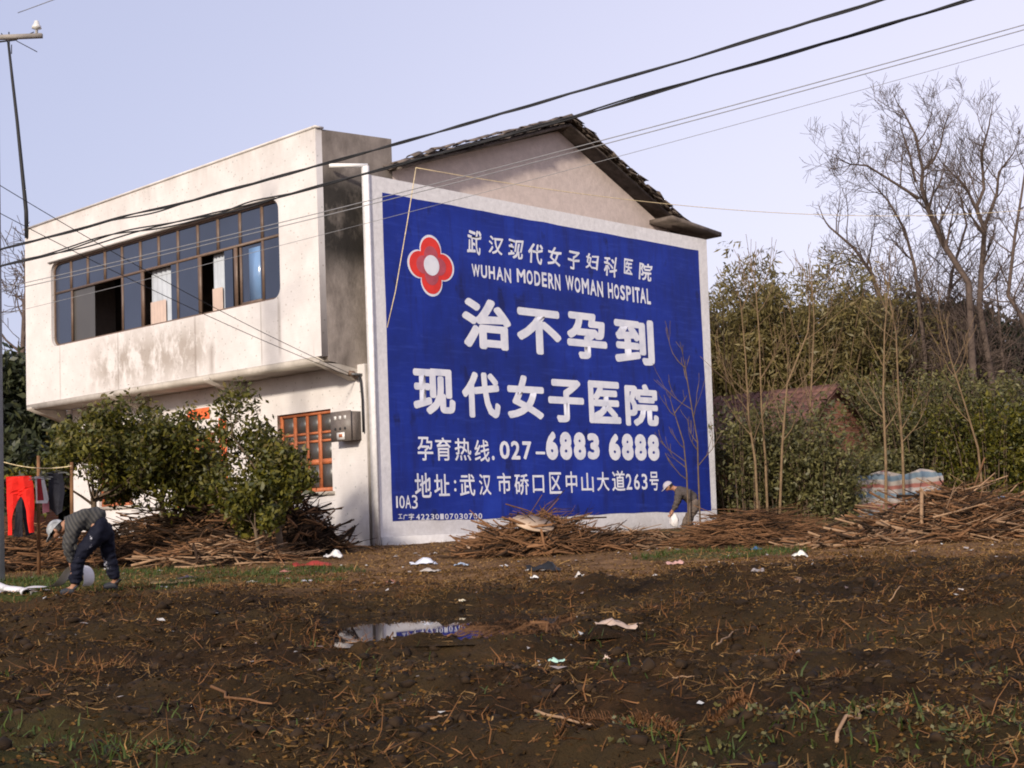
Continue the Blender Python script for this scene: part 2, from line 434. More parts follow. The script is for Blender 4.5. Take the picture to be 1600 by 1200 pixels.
soil = t.ramp(n, [(0.30, (0.007, 0.004, 0.002)), (0.5, (0.018, 0.010, 0.0045)), (0.74, (0.060, 0.031, 0.013))])
pt = t.ramp(t.noise(0.75, 7, 0.62), [(0.42, 0.0), (0.60, 1.0)])
soil = t.mix(t.math('MULTIPLY', pt, 0.6), soil, (0.050, 0.033, 0.014))
soil = t.mix(t.ramp(nf, [(0.55, 0.0), (0.75, 0.55)]), soil, (0.10, 0.045, 0.018))
dirt = t.ramp(t.noise(2.2, 9, 0.72), [(0.3, (0.055, 0.030, 0.014)), (0.5, (0.14, 0.078, 0.036)), (0.7, (0.25, 0.145, 0.07))])
dirt = t.mix(t.ramp(nf, [(0.5, 0.0), (0.75, 0.6)]), dirt, (0.27, 0.14, 0.08))
c = t.mix(sp.outputs[0], dirt, soil)
c = t.mix(t.math('MULTIPLY', sp.outputs[1], 0.75), c, (0.045, 0.065, 0.016))
c = t.mix(t.math('MULTIPLY', sp.outputs[2], 0.6), c, (0.03, 0.024, 0.018))
t.l(t.math('SUBTRACT', 0.92, t.math('MULTIPLY', sp.outputs[2], 0.3)), t.b.inputs['Roughness'])
t.bump(t.noise(70, 4, 0.7), 0.8, 0.012); t.bump(nf, 0.9, 0.03); t.bump(n, 0.4, 0.05)
me.materials.append(t.color(c))
go = bpy.data.objects.new('ground', me); COL.objects.link(go); tag(go, kind='structure')
# puddle
t = NT('still_muddy_water', 0.02, 0.9)
t.b.inputs['IOR'].default_value = 1.45
t.bump(t.noise(3, 2, 0.5, (1, 1, 1)), 0.02, 0.01)
M['water'] = t.color((0.018, 0.014, 0.012))
px_, py_ = wf(-0.3, 13.1)
b = MB(); v = [(px_, py_, PZ)]
for i in range(40):
    q_ = 2*math.pi*i/40; x, y = wf(-0.2+2.7*math.cos(q_), 13.2+2.3*math.sin(q_)); v.append((x, y, PZ))
b.add(v, [(0, i+1, (i+1) % 40+1) for i in range(40)])
tag(obj('puddle', b, M['water']), kind='structure')

#@@HOUSE@@
# ------------------------------------------------------------------ HOUSE
XB, YB0, YB1 = -0.85, 0.5, 11.22            # projecting upper storey
H = thing('two_storey_house', (0, 5, 0), 'cream tiled two-storey house with projecting upper floor, long window and pitched tile roof', 'house')
HL = (0, 5, 0)
def hpart(name, b, mat, parent=None, smooth=False): return obj(name, b, mat, parent or H, smooth=smooth)
WY0, WY1, WZ0, WZ1 = 1.66, 10.06, 4.73, 6.65
# bay front with the rounded opening (outline in y,z)
outer = [(YB0, 3.5), (YB1, 3.5), (YB1, 7.62), (YB0, 7.76)]
me = plate([outer, rrect(WY0, WY1, WZ0, WZ1, 0.22)], (XB+0.075, 0, 0), (0, 1, 0), (0, 0, 1), (1, 0, 0), 0.15, HL, 'bay_wall')
hpart('bay_wall', me, M['tile'])
# bay side returns
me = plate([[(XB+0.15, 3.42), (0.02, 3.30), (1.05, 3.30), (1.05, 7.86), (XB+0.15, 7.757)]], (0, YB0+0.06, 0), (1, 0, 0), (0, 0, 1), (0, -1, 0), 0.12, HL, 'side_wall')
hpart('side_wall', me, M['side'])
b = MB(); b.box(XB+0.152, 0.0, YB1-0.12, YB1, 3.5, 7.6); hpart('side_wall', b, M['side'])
b = MB(); b.box(0.93, 1.05, YB0+0.122, YB1, 6.9, 7.75); hpart('parapet', b, M['concrete'])
b = MB()
for y0, y1, z in ((YB0-0.03, YB1+0.03, 7.76),):
    b.add([(XB-0.03, y0, 7.762), (XB+0.18, y0, 7.764), (XB+0.18, y1, 7.622), (XB-0.03, y1, 7.622), (XB-0.03, y0, 7.80), (XB+0.18, y0, 7.80), (XB+0.18, y1, 7.66), (XB-0.03, y1, 7.66)],
          [(0, 3, 2, 1), (4, 5, 6, 7), (0, 1, 5, 4), (1, 2, 6, 5), (2, 3, 7, 6), (3, 0, 4, 7)])
hpart('coping', b, M['tile'])
b = MB(); b.box(XB+0.152, 0.93, YB0+0.125, YB1-0.125, 6.95, 7.05); hpart('flat_roof', b, M['concrete'])
b = MB(); b.box(XB+0.002, 0.0, YB0+0.125, YB1-0.002, 3.38, 3.497); hpart('soffit', b, M['soffit'])
# tapered cantilever beams under the bay
for y in (0.505, 3.93, 7.45, 10.9):
    me = plate([[(XB-0.05, 3.44), (XB-0.05, 3.375), (-0.002, 3.08), (-0.002, 3.374), (XB+0.02, 3.376)]], (0, y+0.1, 0), (1, 0, 0), (0, 0, 1), (0, -1, 0), 0.2, HL, 'cantilever_beam')
    hpart('cantilever_beam', me, M['soffit'])
# ground floor front with openings (y,z)
WIN = [(1.31, 2.95, 1.06, 2.62), (8.15, 9.55, 1.06, 2.62)]
DOOR = (5.05, 6.15, -0.05, 2.45)
gf = [rect(0.30, 10.65, -0.6, 3.378)] + [rect(*w_) for w_ in WIN] + [rect(DOOR[0], DOOR[1], 0.02, DOOR[3])]
me = plate(gf, (0.1, 0, 0), (0, 1, 0), (0, 0, 1), (1, 0, 0), 0.2, HL, 'front_wall')
hpart('front_wall', me, M['tile_low'])
b = MB(); b.box(0.03, 0.2, 0.125, 0.298, -0.6, 3.36); hpart('corner_strip', b, M['concrete'])
# upper room behind the window, rooms below
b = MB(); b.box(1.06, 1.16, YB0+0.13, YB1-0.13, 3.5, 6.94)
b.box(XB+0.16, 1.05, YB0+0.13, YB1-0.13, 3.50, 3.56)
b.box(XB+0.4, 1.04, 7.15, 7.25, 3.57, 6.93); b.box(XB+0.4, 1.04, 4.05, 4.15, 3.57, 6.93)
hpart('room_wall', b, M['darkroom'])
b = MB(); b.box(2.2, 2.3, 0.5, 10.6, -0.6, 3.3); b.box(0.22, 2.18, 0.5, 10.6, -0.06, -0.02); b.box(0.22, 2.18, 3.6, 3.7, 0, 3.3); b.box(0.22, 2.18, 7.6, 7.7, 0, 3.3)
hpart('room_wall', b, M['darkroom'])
# rear body: side wall under the gable and back
gp = [(1.052, -0.6), (10.6, -0.6), (10.6, 7.02), (9.95, 7.06), (6.02, 8.86), (1.052, 7.24)]
me = plate([gp], (0, 0.6, 0), (1, 0, 0), (0, 0, 1), (0, -1, 0), 0.2, HL, 'gable_wall')
hpart('gable_wall', me, M['gable'])
b = MB(); b.box(10.4, 10.6, 0.702, 10.6, -0.6, 7.0); b.box(0.2, 10.4, 10.45, 10.648, -0.6, 7.0); hpart('rear_wall', b, M['gable'])
# concrete eave slab at the right end of the gable
b = MB(); b.obox((10.12, 0.25, 7.12), Vector((1, 0, -0.09)).normalized(), (0, 1, 0), Vector((0.09, 0, 1)).normalized(), 0.98, 0.42, 0.05); hpart('eave_slab', b, M['rooftile'])

# pitched tile roof
RX, RZ = 6.02, 9.0
EL, ER = (0.95, 7.28), (10.05, 7.16)
YR0, YR1 = 0.10, 10.9
roof = hpart('roof', (lambda b: (b.add(
    [(EL[0], YR0+0.03, EL[1]-0.10), (RX, YR0+0.03, RZ-0.10), (ER[0], YR0+0.03, ER[1]-0.10), (EL[0], YR1, EL[1]-0.10), (RX, YR1, RZ-0.10), (ER[0], YR1, ER[1]-0.10),
     (EL[0], YR0+0.03, EL[1]-0.04), (RX, YR0+0.03, RZ-0.04), (ER[0], YR0+0.03, ER[1]-0.04), (EL[0], YR1, EL[1]-0.04), (RX, YR1, RZ-0.04), (ER[0], YR1, ER[1]-0.04)],
    [(0, 1, 4, 3), (1, 2, 5, 4), (6, 9, 10, 7), (7, 10, 11, 8), (0, 6, 7, 1), (1, 7, 8, 2), (0, 3, 9, 6), (2, 8, 11, 5), (3, 4, 10, 9), (4, 5, 11, 10)]), b)[1])(MB()), M['rooftile'])
rnd = random.Random(3)
def curved_tile(c, s_dir, nrm, ln, wd, rise, up=1):
    """a small barrel tile: arc across y, running down the slope"""
    b = MB(); k = 5; v = []
    for e in (-0.5, 0.5):
        for th in (0, 0.016):
            for i in range(k):
                q = -1+2*i/(k-1)
                v.append(tuple(Vector(c)+s_dir*(e*ln)+Vector((0, 1, 0))*(q*wd/2)+nrm*(up*rise*(1-q*q)+th)))
    f = []
    for i in range(k-1):
        f += [(i, i+1, 2*k+i+1, 2*k+i), (k+i, 3*k+i, 3*k+i+1, k+i+1), (i, k+i, k+i+1, i+1), (2*k+i, 2*k+i+1, 3*k+i+1, 3*k+i)]
    f += [(0, 2*k, 3*k, k), (k-1, 2*k-1, 4*k-1, 3*k-1)]
    b.add(v, f); return b
for (ex, ez) in (EL, ER):
    d = Vector((ex-RX, 0, ez-RZ)); Ls = d.length; d.normalize(); nr = Vector((-d.z, 0, d.x)); nr = nr if nr.z > 0 else -nr
    tile0 = curved_tile((0, 0, 0), d, nr, 0.30, 0.20, 0.035).mesh('tile'); tile0.materials.append(M['rooftile'])
    pan0 = curved_tile((0, 0, 0), d, nr, 0.30, 0.20, 0.035, -1).mesh('tile'); pan0.materials.append(M['rooftile'])
    stuff = MB(); tv = np.array([v.co[:] for v in tile0.vertices]); tf = [tuple(p.vertices) for p in tile0.polygons]
    nrow = int(Ls/0.21)
    for r in range(nrow+1):
        s = 0.08 + r*0.21
        for cidx in range(0, 60):
            y = YR0+0.06+cidx*0.18
            if cidx % 2 == 1 and cidx < 4: pass
            lift = 0.045 if cidx % 2 == 0 else 0.0
            p = Vector((RX, y, RZ))+d*s+nr*(lift-0.03+rnd.uniform(-0.012, 0.02))
            if cidx < 3:
                o = bpy.data.objects.new('tile', tile0 if cidx % 2 == 0 else pan0); COL.objects.link(o); o.parent = roof
                o.location = p-Vector(HL)+Vector((0, rnd.uniform(-0.05, 0.02) if cidx == 0 else 0, 0))
                o.rotation_euler = (rnd.uniform(-.09, .09), rnd.uniform(-.10, .10), rnd.uniform(-.12, .12))
            else: stuff.add(tv+np.array(p), tf)
    tag(obj('tile_field', stuff, M['rooftile'], roof), kind='stuff')
    # stacked tiles along the rake edge
    for r in range(int(Ls/0.34)):
        p = Vector((RX, YR0+0.01, RZ))+d*(0.2+r*0.34)
        for h_ in range(2):
            o = bpy.data.objects.new('tile', tile0); COL.objects.link(o); o.parent = roof
            o.location = p-Vector(HL)+nr*(0.09-0.065*h_+rnd.uniform(-.01, .01))+d*rnd.uniform(-.05, .05)+Vector((0, rnd.uniform(-.04, .03), 0))
            o.rotation_euler = (rnd.uniform(-.15, .15), rnd.uniform(-.12, .12), rnd.uniform(-.2, .2))
b = MB()
for i in range(26):
    y = YR0-0.02+i*0.42
    b.tube([(RX, y, RZ+0.07+rnd.uniform(-.01, .01)), (RX, y+0.44, RZ+0.07+rnd.uniform(-.01, .01))], [0.10, 0.085], 8)
obj('ridge_cap', b, M['rooftile'], roof)

# long strip window of the upper floor
SW = hpart('strip_window', (lambda b: b)(MB().box(XB+0.085, XB+0.125, WY0+0.01, WY1-0.01, 5.935, 5.985)), M['frame'])
xg = XB+0.105
def fr(b, y0, y1, z0, z1, dx=0.025): b.box(xg-dx, xg+dx, y0, y1, z0, z1)
b = MB()
ring_o = rrect(WY0-0.01, WY1+0.01, WZ0-0.01, WZ1+0.01, 0.23); ring_i = rrect(WY0+0.045, WY1-0.045, WZ0+0.045, WZ1-0.045, 0.18)
me = plate([ring_o, ring_i], (xg, 0, 0), (0, 1, 0), (0, 0, 1), (1, 0, 0), 0.06, HL, 'frame'); obj('frame', me, M['frame'], SW)
def ywin(cx):    # y on the bay plane for crop column
    px = 60+cx/4.103; d = _F + _R*((px-800)/FPX) - _U*((420-600)/FPX); return CP.y + d.y*((XB-CP.x)/d.x)
ups = [WY1-0.03]+[ywin(c) for c in (185, 292, 402, 512, 630, 748, 872, 1000, 1130, 1272, 1415)]+[WY0+0.03]
for y in ups[1:-1]:
    b = MB(); fr(b, y-0.035, y+0.035, 5.986, WZ1-0.045, 0.022); obj('mullion', b, M['frame'], SW)
def clipz(y0, y1, z0, z1, r=0.20):
    """pane outline cut to the rounded corners"""
    P = []
    for i in range(9):
        y = y0+(y1-y0)*i/8; P.append(y)
    def lim(y):
        k = 0
        for e, sgn in ((WY0, 1), (WY1, -1)):
            q = (y-e)*sgn
            if q < r: k = max(k, r-math.sqrt(max(0, r*r-(r-q)**2)))
        return k
    top = [(y, min(z1, WZ1-0.02-lim(y))) for y in P]; bot = [(y, max(z0, WZ0+0.02+lim(y))) for y in P]
    return bot+top[::-1]
for a_, c_ in zip(ups[:-1], ups[1:]):
    me = plate([clipz(c_+0.0, a_, 5.96, WZ1)], (xg+0.004, 0, 0), (0, 1, 0), (0, 0, 1), (1, 0, 0), 0.006, HL, 'pane')
    o = obj('pane', me, M['glass'], SW)
low = [(80, 185, 'p'), (188, 325, 'o'), (514, 628, 'p'), (822, 862, 'p'), (870, 1000, 'p'), (1165, 1218, 'p'), (1262, 1400, 's'), (1420, 1552, 'p')]
for a_, c_, k in low:
    y1, y0 = ywin(a_), ywin(c_)
    if a_ == 80: y1 = WY1-0.03
    if c_ == 1552: y0 = WY0+0.03
    x = xg+(0.03 if k in 'os' else 0.002)
    me = plate([clipz(y0, y1, WZ0, 5.94)], (x, 0, 0), (0, 1, 0), (0, 0, 1), (1, 0, 0), 0.006, HL, 'pane')
    obj('pane', me, M['glass'] if k != 'o' else M['glass_low'], SW)
    if k == 's':
        b = MB(); b.box(x-0.006, x-0.004, y0+0.05, y0+(y1-y0)*0.60, WZ0+0.10, 5.86); obj('pane', b, M['glass_light'], SW)['label'] = 'pale blue pane with the sky reflection painted into its colour'
        b = MB(); b.box(x-0.03, x+0.02, y1-0.05, y1, WZ0+0.04, 5.92); b.box(x-0.03, x+0.02, y0+0.002, y1-0.052, WZ0+0.04, WZ0+0.09); obj('sash', b, M['frame'], SW)
for c_ in (188, 512, 640, 866, 1008, 1240, 1415):
    y = ywin(c_); wd = 0.10 if c_ in (640, 1240, 1008) else 0.06
    b = MB(); b.box(xg-0.02, xg+0.02, y-wd/2, y+wd/2, WZ0+0.046, 5.934); obj('mullion', b, M['frame'], SW)
def curtain(y0, y1, z0, z1, mat, x=XB+0.24):
    b = MB(); n = 26; v = []
    for j in (0, 1):
        for i in range(n):
            y = y0+(y1-y0)*i/(n-1); v.append((x+0.018*math.sin(i*1.35), y, z0 if j == 0 else z1))
    b.add(v, [(i, i+1, n+i+1, n+i) for i in range(n-1)]); return hpart('curtain', b, mat)
curtain(ywin(818), ywin(660), WZ0, 5.95, M['curtain']); curtain(ywin(762), ywin(660), WZ0, 5.27, M['curtain_warm'], XB+0.20)
curtain(ywin(1165), ywin(1057), WZ0, 5.95, M['curtain']); curtain(ywin(1125), ywin(1057), WZ0, 5.25, M['curtain_warm'], XB+0.20)
curtain(ywin(505), ywin(480), WZ0, 5.93, M['curtain'])
# ledge and hood strip over the long window
b = MB(); b.box(XB-0.05, XB-0.002, WY0+0.1, WY1+0.05, WZ1+0.005, WZ1+0.035); hpart('window_hood', b, M['concrete'])

# ground-floor windows
def wood_window(y0, y1, z0, z1, x=0.10):
    wn = hpart('window', MB().box(x-0.03, x+0.03, y0, y0+0.07, z0, z1).box(x-0.03, x+0.03, y1-0.07, y1, z0, z1).box(x-0.03, x+0.03, y0+0.07, y1-0.07, z0, z0+0.08).box(x-0.03, x+0.03, y0+0.07, y1-0.07, z1-0.07, z1), M['orange_wood'])
    n = 4; step = (y1-y0-0.14)/n; zs = [z0+0.08, z0+0.58, z0+0.98, z1-0.42, z1-0.07]
    for i in range(1, n):
        yy = y0+0.07+i*step; wd = 0.035 if i == 2 else 0.045
        obj('mullion', MB().box(x-0.02, x+0.02, yy-wd, yy+wd, z0+0.081, z1-0.071), M['orange_wood'], wn)
    for j, zz in enumerate(zs[1:-1]):
        for i in range(n):
            a = y0+0.07+i*step+0.046; c = y0+0.07+(i+1)*step-0.046
            hh = 0.05 if j == 0 else 0.022
            obj('glazing_bar', MB().box(x-0.018, x+0.018, a, c, zz-hh, zz+hh), M['orange_wood'], wn)
    for i in range(n):
        for j in range(len(zs)-1):
            a = y0+0.07+i*step; obj('pane', MB().box(x+0.003, x+0.008, a+0.02, a+step-0.02, zs[j]+0.01, zs[j+1]-0.01), M['glass_low'], wn)
    obj('sill', MB().box(-0.05, 0.2, y0-0.06, y1+0.06, z0-0.07, z0-0.002), M['soffit'], wn)
for w_ in WIN: wood_window(*w_)
dr = hpart('door', MB().box(0.10, 0.15, DOOR[0]+0.07, DOOR[1]-0.07, 0.04, DOOR[3]-0.07), M['orange_wood'])
obj('door_frame', MB().box(0.05, 0.19, DOOR[0], DOOR[0]+0.068, 0.03, DOOR[3]).box(0.05, 0.19, DOOR[1]-0.068, DOOR[1], 0.03, DOOR[3]).box(0.05, 0.19, DOOR[0]+0.069, DOOR[1]-0.069, DOOR[3]-0.068, DOOR[3]), M['orange_wood'], dr)
for z0, z1 in ((0.2, 1.0), (1.15, 2.25)):
    for y0 in (DOOR[0]+0.14, DOOR[0]+0.60):
        obj('door_panel', MB().box(0.085, 0.099, y0, y0+0.36, z0, z1), M['orange_wood'], dr)
M['couplet'] = simple('faded_orange_paper', (0.62, 0.13, 0.05), 0.3, 3, 0.85, 0.1, 0.1)
def paper(y0, y1, z0, z1, lab, mat=M['couplet']):
    n = 6; b = MB(); v = []
    for j in range(n):
        for i in range(3):
            v.append((-0.012-0.006*math.sin(j*1.7+i), y0+(y1-y0)*i/2, z0+(z1-z0)*j/(n-1)))
    b.add(v, [(j*3+i, j*3+i+1, (j+1)*3+i+1, (j+1)*3+i) for j in range(n-1) for i in range(2)])
    tag(obj('paper_couplet', b, mat, loc=(0, (y0+y1)/2, z0)), lab, 'paper banner', 'orange paper banners round the door')
paper(4.62, 4.90, 1.0, 2.72, 'narrow orange paper strip on the wall right of the half hidden door')
paper(6.28, 6.5, 0.9, 2.6, 'narrow orange paper strip on the wall left of the half hidden door')
paper(5.2, 6.0, 2.74, 2.98, 'wide orange paper strip on the wall above the half hidden door')

# ------------------------------------------------------------------ ADVERTISING WALL
SWX1, SWH = 10.68, 6.90
AW = thing('advertising_wall', (5.3, 0, 0), 'white framed wall painted royal blue with white Chinese hospital advertisement and red flower emblem', 'painted wall')
AL = (5.3, 0, 0)
me = plate([[(-0.02, -0.6), (10.50, -0.6), (10.70, SWH-0.01), (-0.02, SWH)]], (0, 0.06, 0), (1, 0, 0), (0, 0, 1), (0, -1, 0), 0.12, AL, 'wall')
obj('wall', me, M['white'], AW)
rw = random.Random(5)
def wob(p0, p1, n, amp): return [(p0[0]+(p1[0]-p0[0])*i/n+rw.uniform(-amp, amp), p0[1]+(p1[1]-p0[1])*i/n+rw.uniform(-amp, amp)) for i in range(n)]
BL = wob((0.30, 0.43), (10.31, 0.42), 24, 0.018)+wob((10.31, 0.42), (10.33, 6.58), 12, 0.008)+wob((10.33, 6.58), (0.31, 6.60), 22, 0.008)+wob((0.31, 6.60), (0.30, 0.43), 12, 0.006)
me = plate([BL], (0, -0.004, 0), (1, 0, 0), (0, 0, 1), (0, -1, 0), 0.004, AL, 'blue_panel')
obj('blue_panel', me, M['blue'], AW)
obj('edge_post', MB().box(-0.085, -0.022, -0.035, 0.115, -0.6, 7.06), M['white'], AW)
obj('plinth', MB().box(0.0, 4.2, -0.10, -0.002, -0.6, 0.16), M['white'], AW)
# lettering: every glyph fitted to its place on the wall
def sgn(px, py):
    d = _F + _R*((px-800)/FPX) - _U*((py-600)/FPX); k = -CP.y/d.y; return CP.x+d.x*k, CP.z+d.z*k
_gc = {}
def glyph(ch, bold, shear=0.0):
    key = (ch, bold, shear)
    if key in _gc: return _gc[key]
    cu = bpy.data.curves.new('tmp', 'FONT'); cu.body = ch; cu.resolution_u = 3; cu.shear = shear
    o = bpy.data.objects.new('tmp', cu); COL.objects.link(o); bpy.context.view_layer.update()
    me = bpy.data.meshes.new_from_object(o.evaluated_get(bpy.context.evaluated_depsgraph_get()))
    v = np.array([q.co[:] for q in me.vertices]); f = [tuple(p.vertices) for p in me.polygons]
    bpy.data.objects.remove(o); bpy.data.curves.remove(cu); bpy.data.meshes.remove(me)
    # a broad brush: the outline laid down round a small circle, each pass a hair thicker
    nc = 1 if bold <= 0 else (10 if bold > .03 else 7); V_, F_ = [], []; n0 = len(v)
    for i in range(nc):
        q = 2*math.pi*i/nc; dv = np.array([bold*math.cos(q), bold*math.sin(q), 0.0005*i])
        V_.append(v+dv); F_ += [tuple(k+n0*i for k in g_) for g_ in f]
    v, f = np.concatenate(V_), F_
    _gc[key] = (v, f); return v, f
def write(b, ch, box, ox, oy, bold, sc=2.807, shear=0.0, lay=0, wig=0.0):
    x0, y0, x1, y1 = box; x0, x1 = ox+x0/sc, ox+x1/sc; y0, y1 = oy+y0/sc, oy+y1/sc
    xm, ym = (x0+x1)/2, (y0+y1)/2
    u0 = sgn(x0, ym)[0]; u1 = sgn(x1, ym)[0]; w1 = sgn(xm, y0)[1]; w0 = sgn(xm, y1)[1]
    # boxes were read on the tilted photograph: take off the tilt from their height
    sl_ = abs((sgn(x1, ym)[1]-sgn(x0, ym)[1])); w1 -= sl_*0.35; w0 += sl_*0.35
    v, f = glyph(ch, bold, shear); v = v.copy()
    mn = v.min(0); mxx = v.max(0); s = np.maximum(mxx-mn, 1e-6)
    u = (v[:, 0]-mn[0])/s[0]; h = (v[:, 1]-mn[1])/s[1]
    if wig: u = u+wig*np.sin(h*5+u*3); h = h+wig*np.sin(u*6+1)
    P = np.stack([u0+(u1-u0)*u, -0.0085-v[:, 2], w0+(w1-w0)*h], -1)
    b.add(P, f)
C3 = (570, 260); C4 = (570, 550)
def row(name, items, org, bold, lab, **k):
    b = MB()
    for i, (ch, bx_) in enumerate(items): write(b, ch, bx_, org[0], org[1], bold, **k)
    o = obj(name, b, M['letter'], AW); o['label'] = lab
row('lettering', [('武', (445, 275, 510, 390)), ('汉', (540, 305, 605, 390)), ('现', (625, 318, 695, 410)), ('代', (715, 335, 780, 432)), ('女', (798, 348, 862, 440)),
    ('子', (888, 370, 942, 456)), ('妇', (965, 380, 1025, 456)), ('科', (1045, 393, 1105, 487)), ('医', (1133, 405, 1175, 477)), ('院', (1198, 420, 1260, 505))], C3, 0.022, 'small brush written top row of Chinese characters', shear=0.18, wig=0.03)
row('lettering', [('W', (468, 428, 503, 486)), ('U', (508, 432, 535, 492)), ('H', (542, 436, 569, 496)), ('A', (576, 440, 606, 502)), ('N', (611, 446, 640, 512)),
    ('M', (665, 448, 703, 512)), ('O', (708, 454, 735, 520)), ('D', (742, 459, 768, 526)), ('E', (775, 464, 797, 530)), ('R', (803, 468, 828, 538)), ('N', (832, 472, 856, 545)),
    ('W', (880, 478, 915, 546)), ('O', (919, 486, 944, 556)), ('M', (950, 490, 982, 562)), ('A', (986, 496, 1014, 568)), ('N', (1018, 502, 1043, 574)),
    ('H', (1065, 510, 1087, 580)), ('O', (1092, 516, 1114, 584)), ('S', (1119, 520, 1140, 588)), ('P', (1145, 524, 1167, 592)), ('I', (1172, 528, 1180, 596)), ('T', (1184, 530, 1205, 600)), ('A', (1206, 532, 1231, 602)), ('L', (1235, 536, 1252, 606))],
    C3, 0.03, 'narrow white English capitals in one row')
big = 0.042
row('lettering', [('治', (425, 575, 640, 810)), ('不', (665, 620, 860, 832)), ('孕', (885, 638, 1060, 852)), ('到', (1093, 662, 1267, 875))], C3, big, 'largest bold white Chinese characters')
row('lettering', [('现', (210, 70, 395, 278)), ('代', (425, 86, 592, 292)), ('女', (622, 100, 785, 297)), ('子', (803, 118, 960, 312)), ('医', (980, 126, 1120, 316)), ('院', (1140, 138, 1285, 328))], C4, 0.040, 'second row of bold white Chinese characters')
row('lettering', [('孕', (230, 372, 298, 477)), ('育', (308, 375, 378, 477)), ('热', (393, 378, 465, 477)), ('线', (480, 385, 545, 482)), ('.', (556, 455, 568, 475))], C4, 0.012, 'thin Chinese characters before the telephone number')
row('lettering', [('0', (590, 390, 634, 470)), ('2', (640, 390, 680, 472)), ('7', (690, 392, 730, 472)), ('–', (748, 437, 790, 449))], C4, 0.03, 'area code digits')
row('lettering', [('6', (792, 348, 846, 474)), ('8', (853, 350, 907, 474)), ('8', (914, 352, 968, 474)), ('3', (975, 356, 1028, 472)), ('6', (1068, 358, 1120, 476)), ('8', (1125, 358, 1177, 476)), ('8', (1182, 360, 1234, 477)), ('8', (1239, 362, 1290, 478))], C4, 0.062, 'fat rounded telephone digits')
row('lettering', [('地', (218, 530, 290, 640)), ('址', (303, 535, 370, 632)), (':', (390, 562, 400, 612)), ('武', (415, 535, 482, 632)), ('汉', (500, 535, 552, 628)), ('市', (580, 530, 640, 622)), ('硚', (655, 535, 718, 627)),
    ('口', (735, 540, 785, 617)), ('区', (808, 527, 862, 622)), ('中', (880, 524, 930, 618)), ('山', (948, 530, 1002, 614)), ('大', (1017, 526, 1070, 610)), ('道', (1083, 520, 1140, 610)), ('2', (1144, 534, 1170, 604)), ('6', (1179, 534, 1204, 604)), ('3', (1213, 534, 1238, 604)), ('号', (1248, 525, 1287, 608))], C4, 0.014, 'address row of thin Chinese characters')
row('lettering', [('1', (136, 632, 143, 684)), ('0', (150, 630, 173, 686)), ('A', (176, 628, 201, 686)), ('3', (205, 627, 230, 688))], C4, 0.004, 'small hand painted code')
sm = [('工', (145, 711, 163, 731)), ('广', (167, 711, 187, 735)), ('字', (191, 708, 214, 736))]+[(c_, (224+i*21, 711-i*0.3, 240+i*21, 736-i*0.3)) for i, c_ in enumerate('42230107030700')]
row('lettering', sm, C4, 0.012, 'tiny registration line along the bottom edge')
# flower emblem
def petal(s, n=64):
    P = []
    for i in range(n):
        q = 2*math.pi*i/n; c = abs(math.cos(2*q)); r = (0.375+0.205*c**0.9)*s
        P.append((1.515+r*1.03*math.cos(q), 5.33+r*math.sin(q)))
    return P
em = obj('emblem', plate([petal(1.04)], (0, -0.0075, 0), (1, 0, 0), (0, 0, 1), (0, -1, 0), 0.003, AL, 'emblem'), M['letter'], AW)
obj('petal_ring', plate([petal(0.96)], (0, -0.0110, 0), (1, 0, 0), (0, 0, 1), (0, -1, 0), 0.002, AL, 'petal_ring'), M['red_paint'], em)
obj('petal_heart', plate([petal(0.66)], (0, -0.0140, 0), (1, 0, 0), (0, 0, 1), (0, -1, 0), 0.002, AL, 'petal_heart'), M['rose_paint'], em)
obj('emblem_centre', plate([[(1.52+0.205*math.cos(i*math.pi/16), 5.335+0.20*math.sin(i*math.pi/16)) for i in range(32)]], (0, -0.0170, 0), (1, 0, 0), (0, 0, 1), (0, -1, 0), 0.002, AL, 'centre'), M['letter'], em)

# meter box on the ground-floor wall, conduit, lamp bracket pipe
MBX = thing('meter_box', (-0.13, 0.7, 1.97), 'dark grey metal electricity meter box on the tiled wall beside the painted wall', 'meter box')
obj('box_body', MB().box(-0.25, -0.005, 0.44, 0.98, 1.97, 2.50), M['greybox'], MBX)
obj('box_lid', MB().box(-0.272, -0.251, 0.425, 0.995, 1.955, 2.515), M['greybox'], MBX)
for i in range(3):
    obj('meter_window', MB().box(-0.277, -0.2725, 0.86-i*0.14-0.035, 0.86-i*0.14+0.035, 2.36, 2.43), M['porcelain'], MBX)
    obj('breaker_hole', MB().tube([(-0.278, 0.86-i*0.14, 2.19), (-0.2725, 0.86-i*0.14, 2.19)], 0.028, 10), M['cable'], MBX)
lp = obj('label_plate', MB().box(-0.278, -0.2725, 0.60, 0.82, 1.985, 2.12), M['porcelain'], MBX)
obj('label_print', MB().box(-0.281, -0.2785, 0.66, 0.76, 2.03, 2.09), M['orange_wood'], lp)
cd = thing('conduit', (-0.05, 0.33, 2.3), 'thin dark conduit running up the wall from the meter box to the wires', 'conduit')
obj('pipe', MB().tube([(-0.05, 0.33, 2.1), (-0.05, 0.33, 2.7), (-0.05, 0.36, 3.05), (-0.06, 0.40, 3.2)], 0.02, 7), M['cable'], cd)
obj('insulator', MB().tube([(-0.08, 0.42, 3.12), (-0.16, 0.46, 3.20), (-0.22, 0.50, 3.22)], [0.05, 0.06, 0.04], 8), M['frame'], cd)
obj('bracket', MB().box(-0.24, -0.002, 0.36, 0.40, 3.16, 3.20), M['metal'], cd)
tag(obj('white_pipe', MB().tube([(-0.62, 0.40, 7.06), (0.02, 0.06, 7.09)], 0.04, 8), M['pipe'], loc=(-0.3, 0.2, 7.0)), 'short white pipe jutting from the top of the painted wall across the dark bay side', 'pipe')

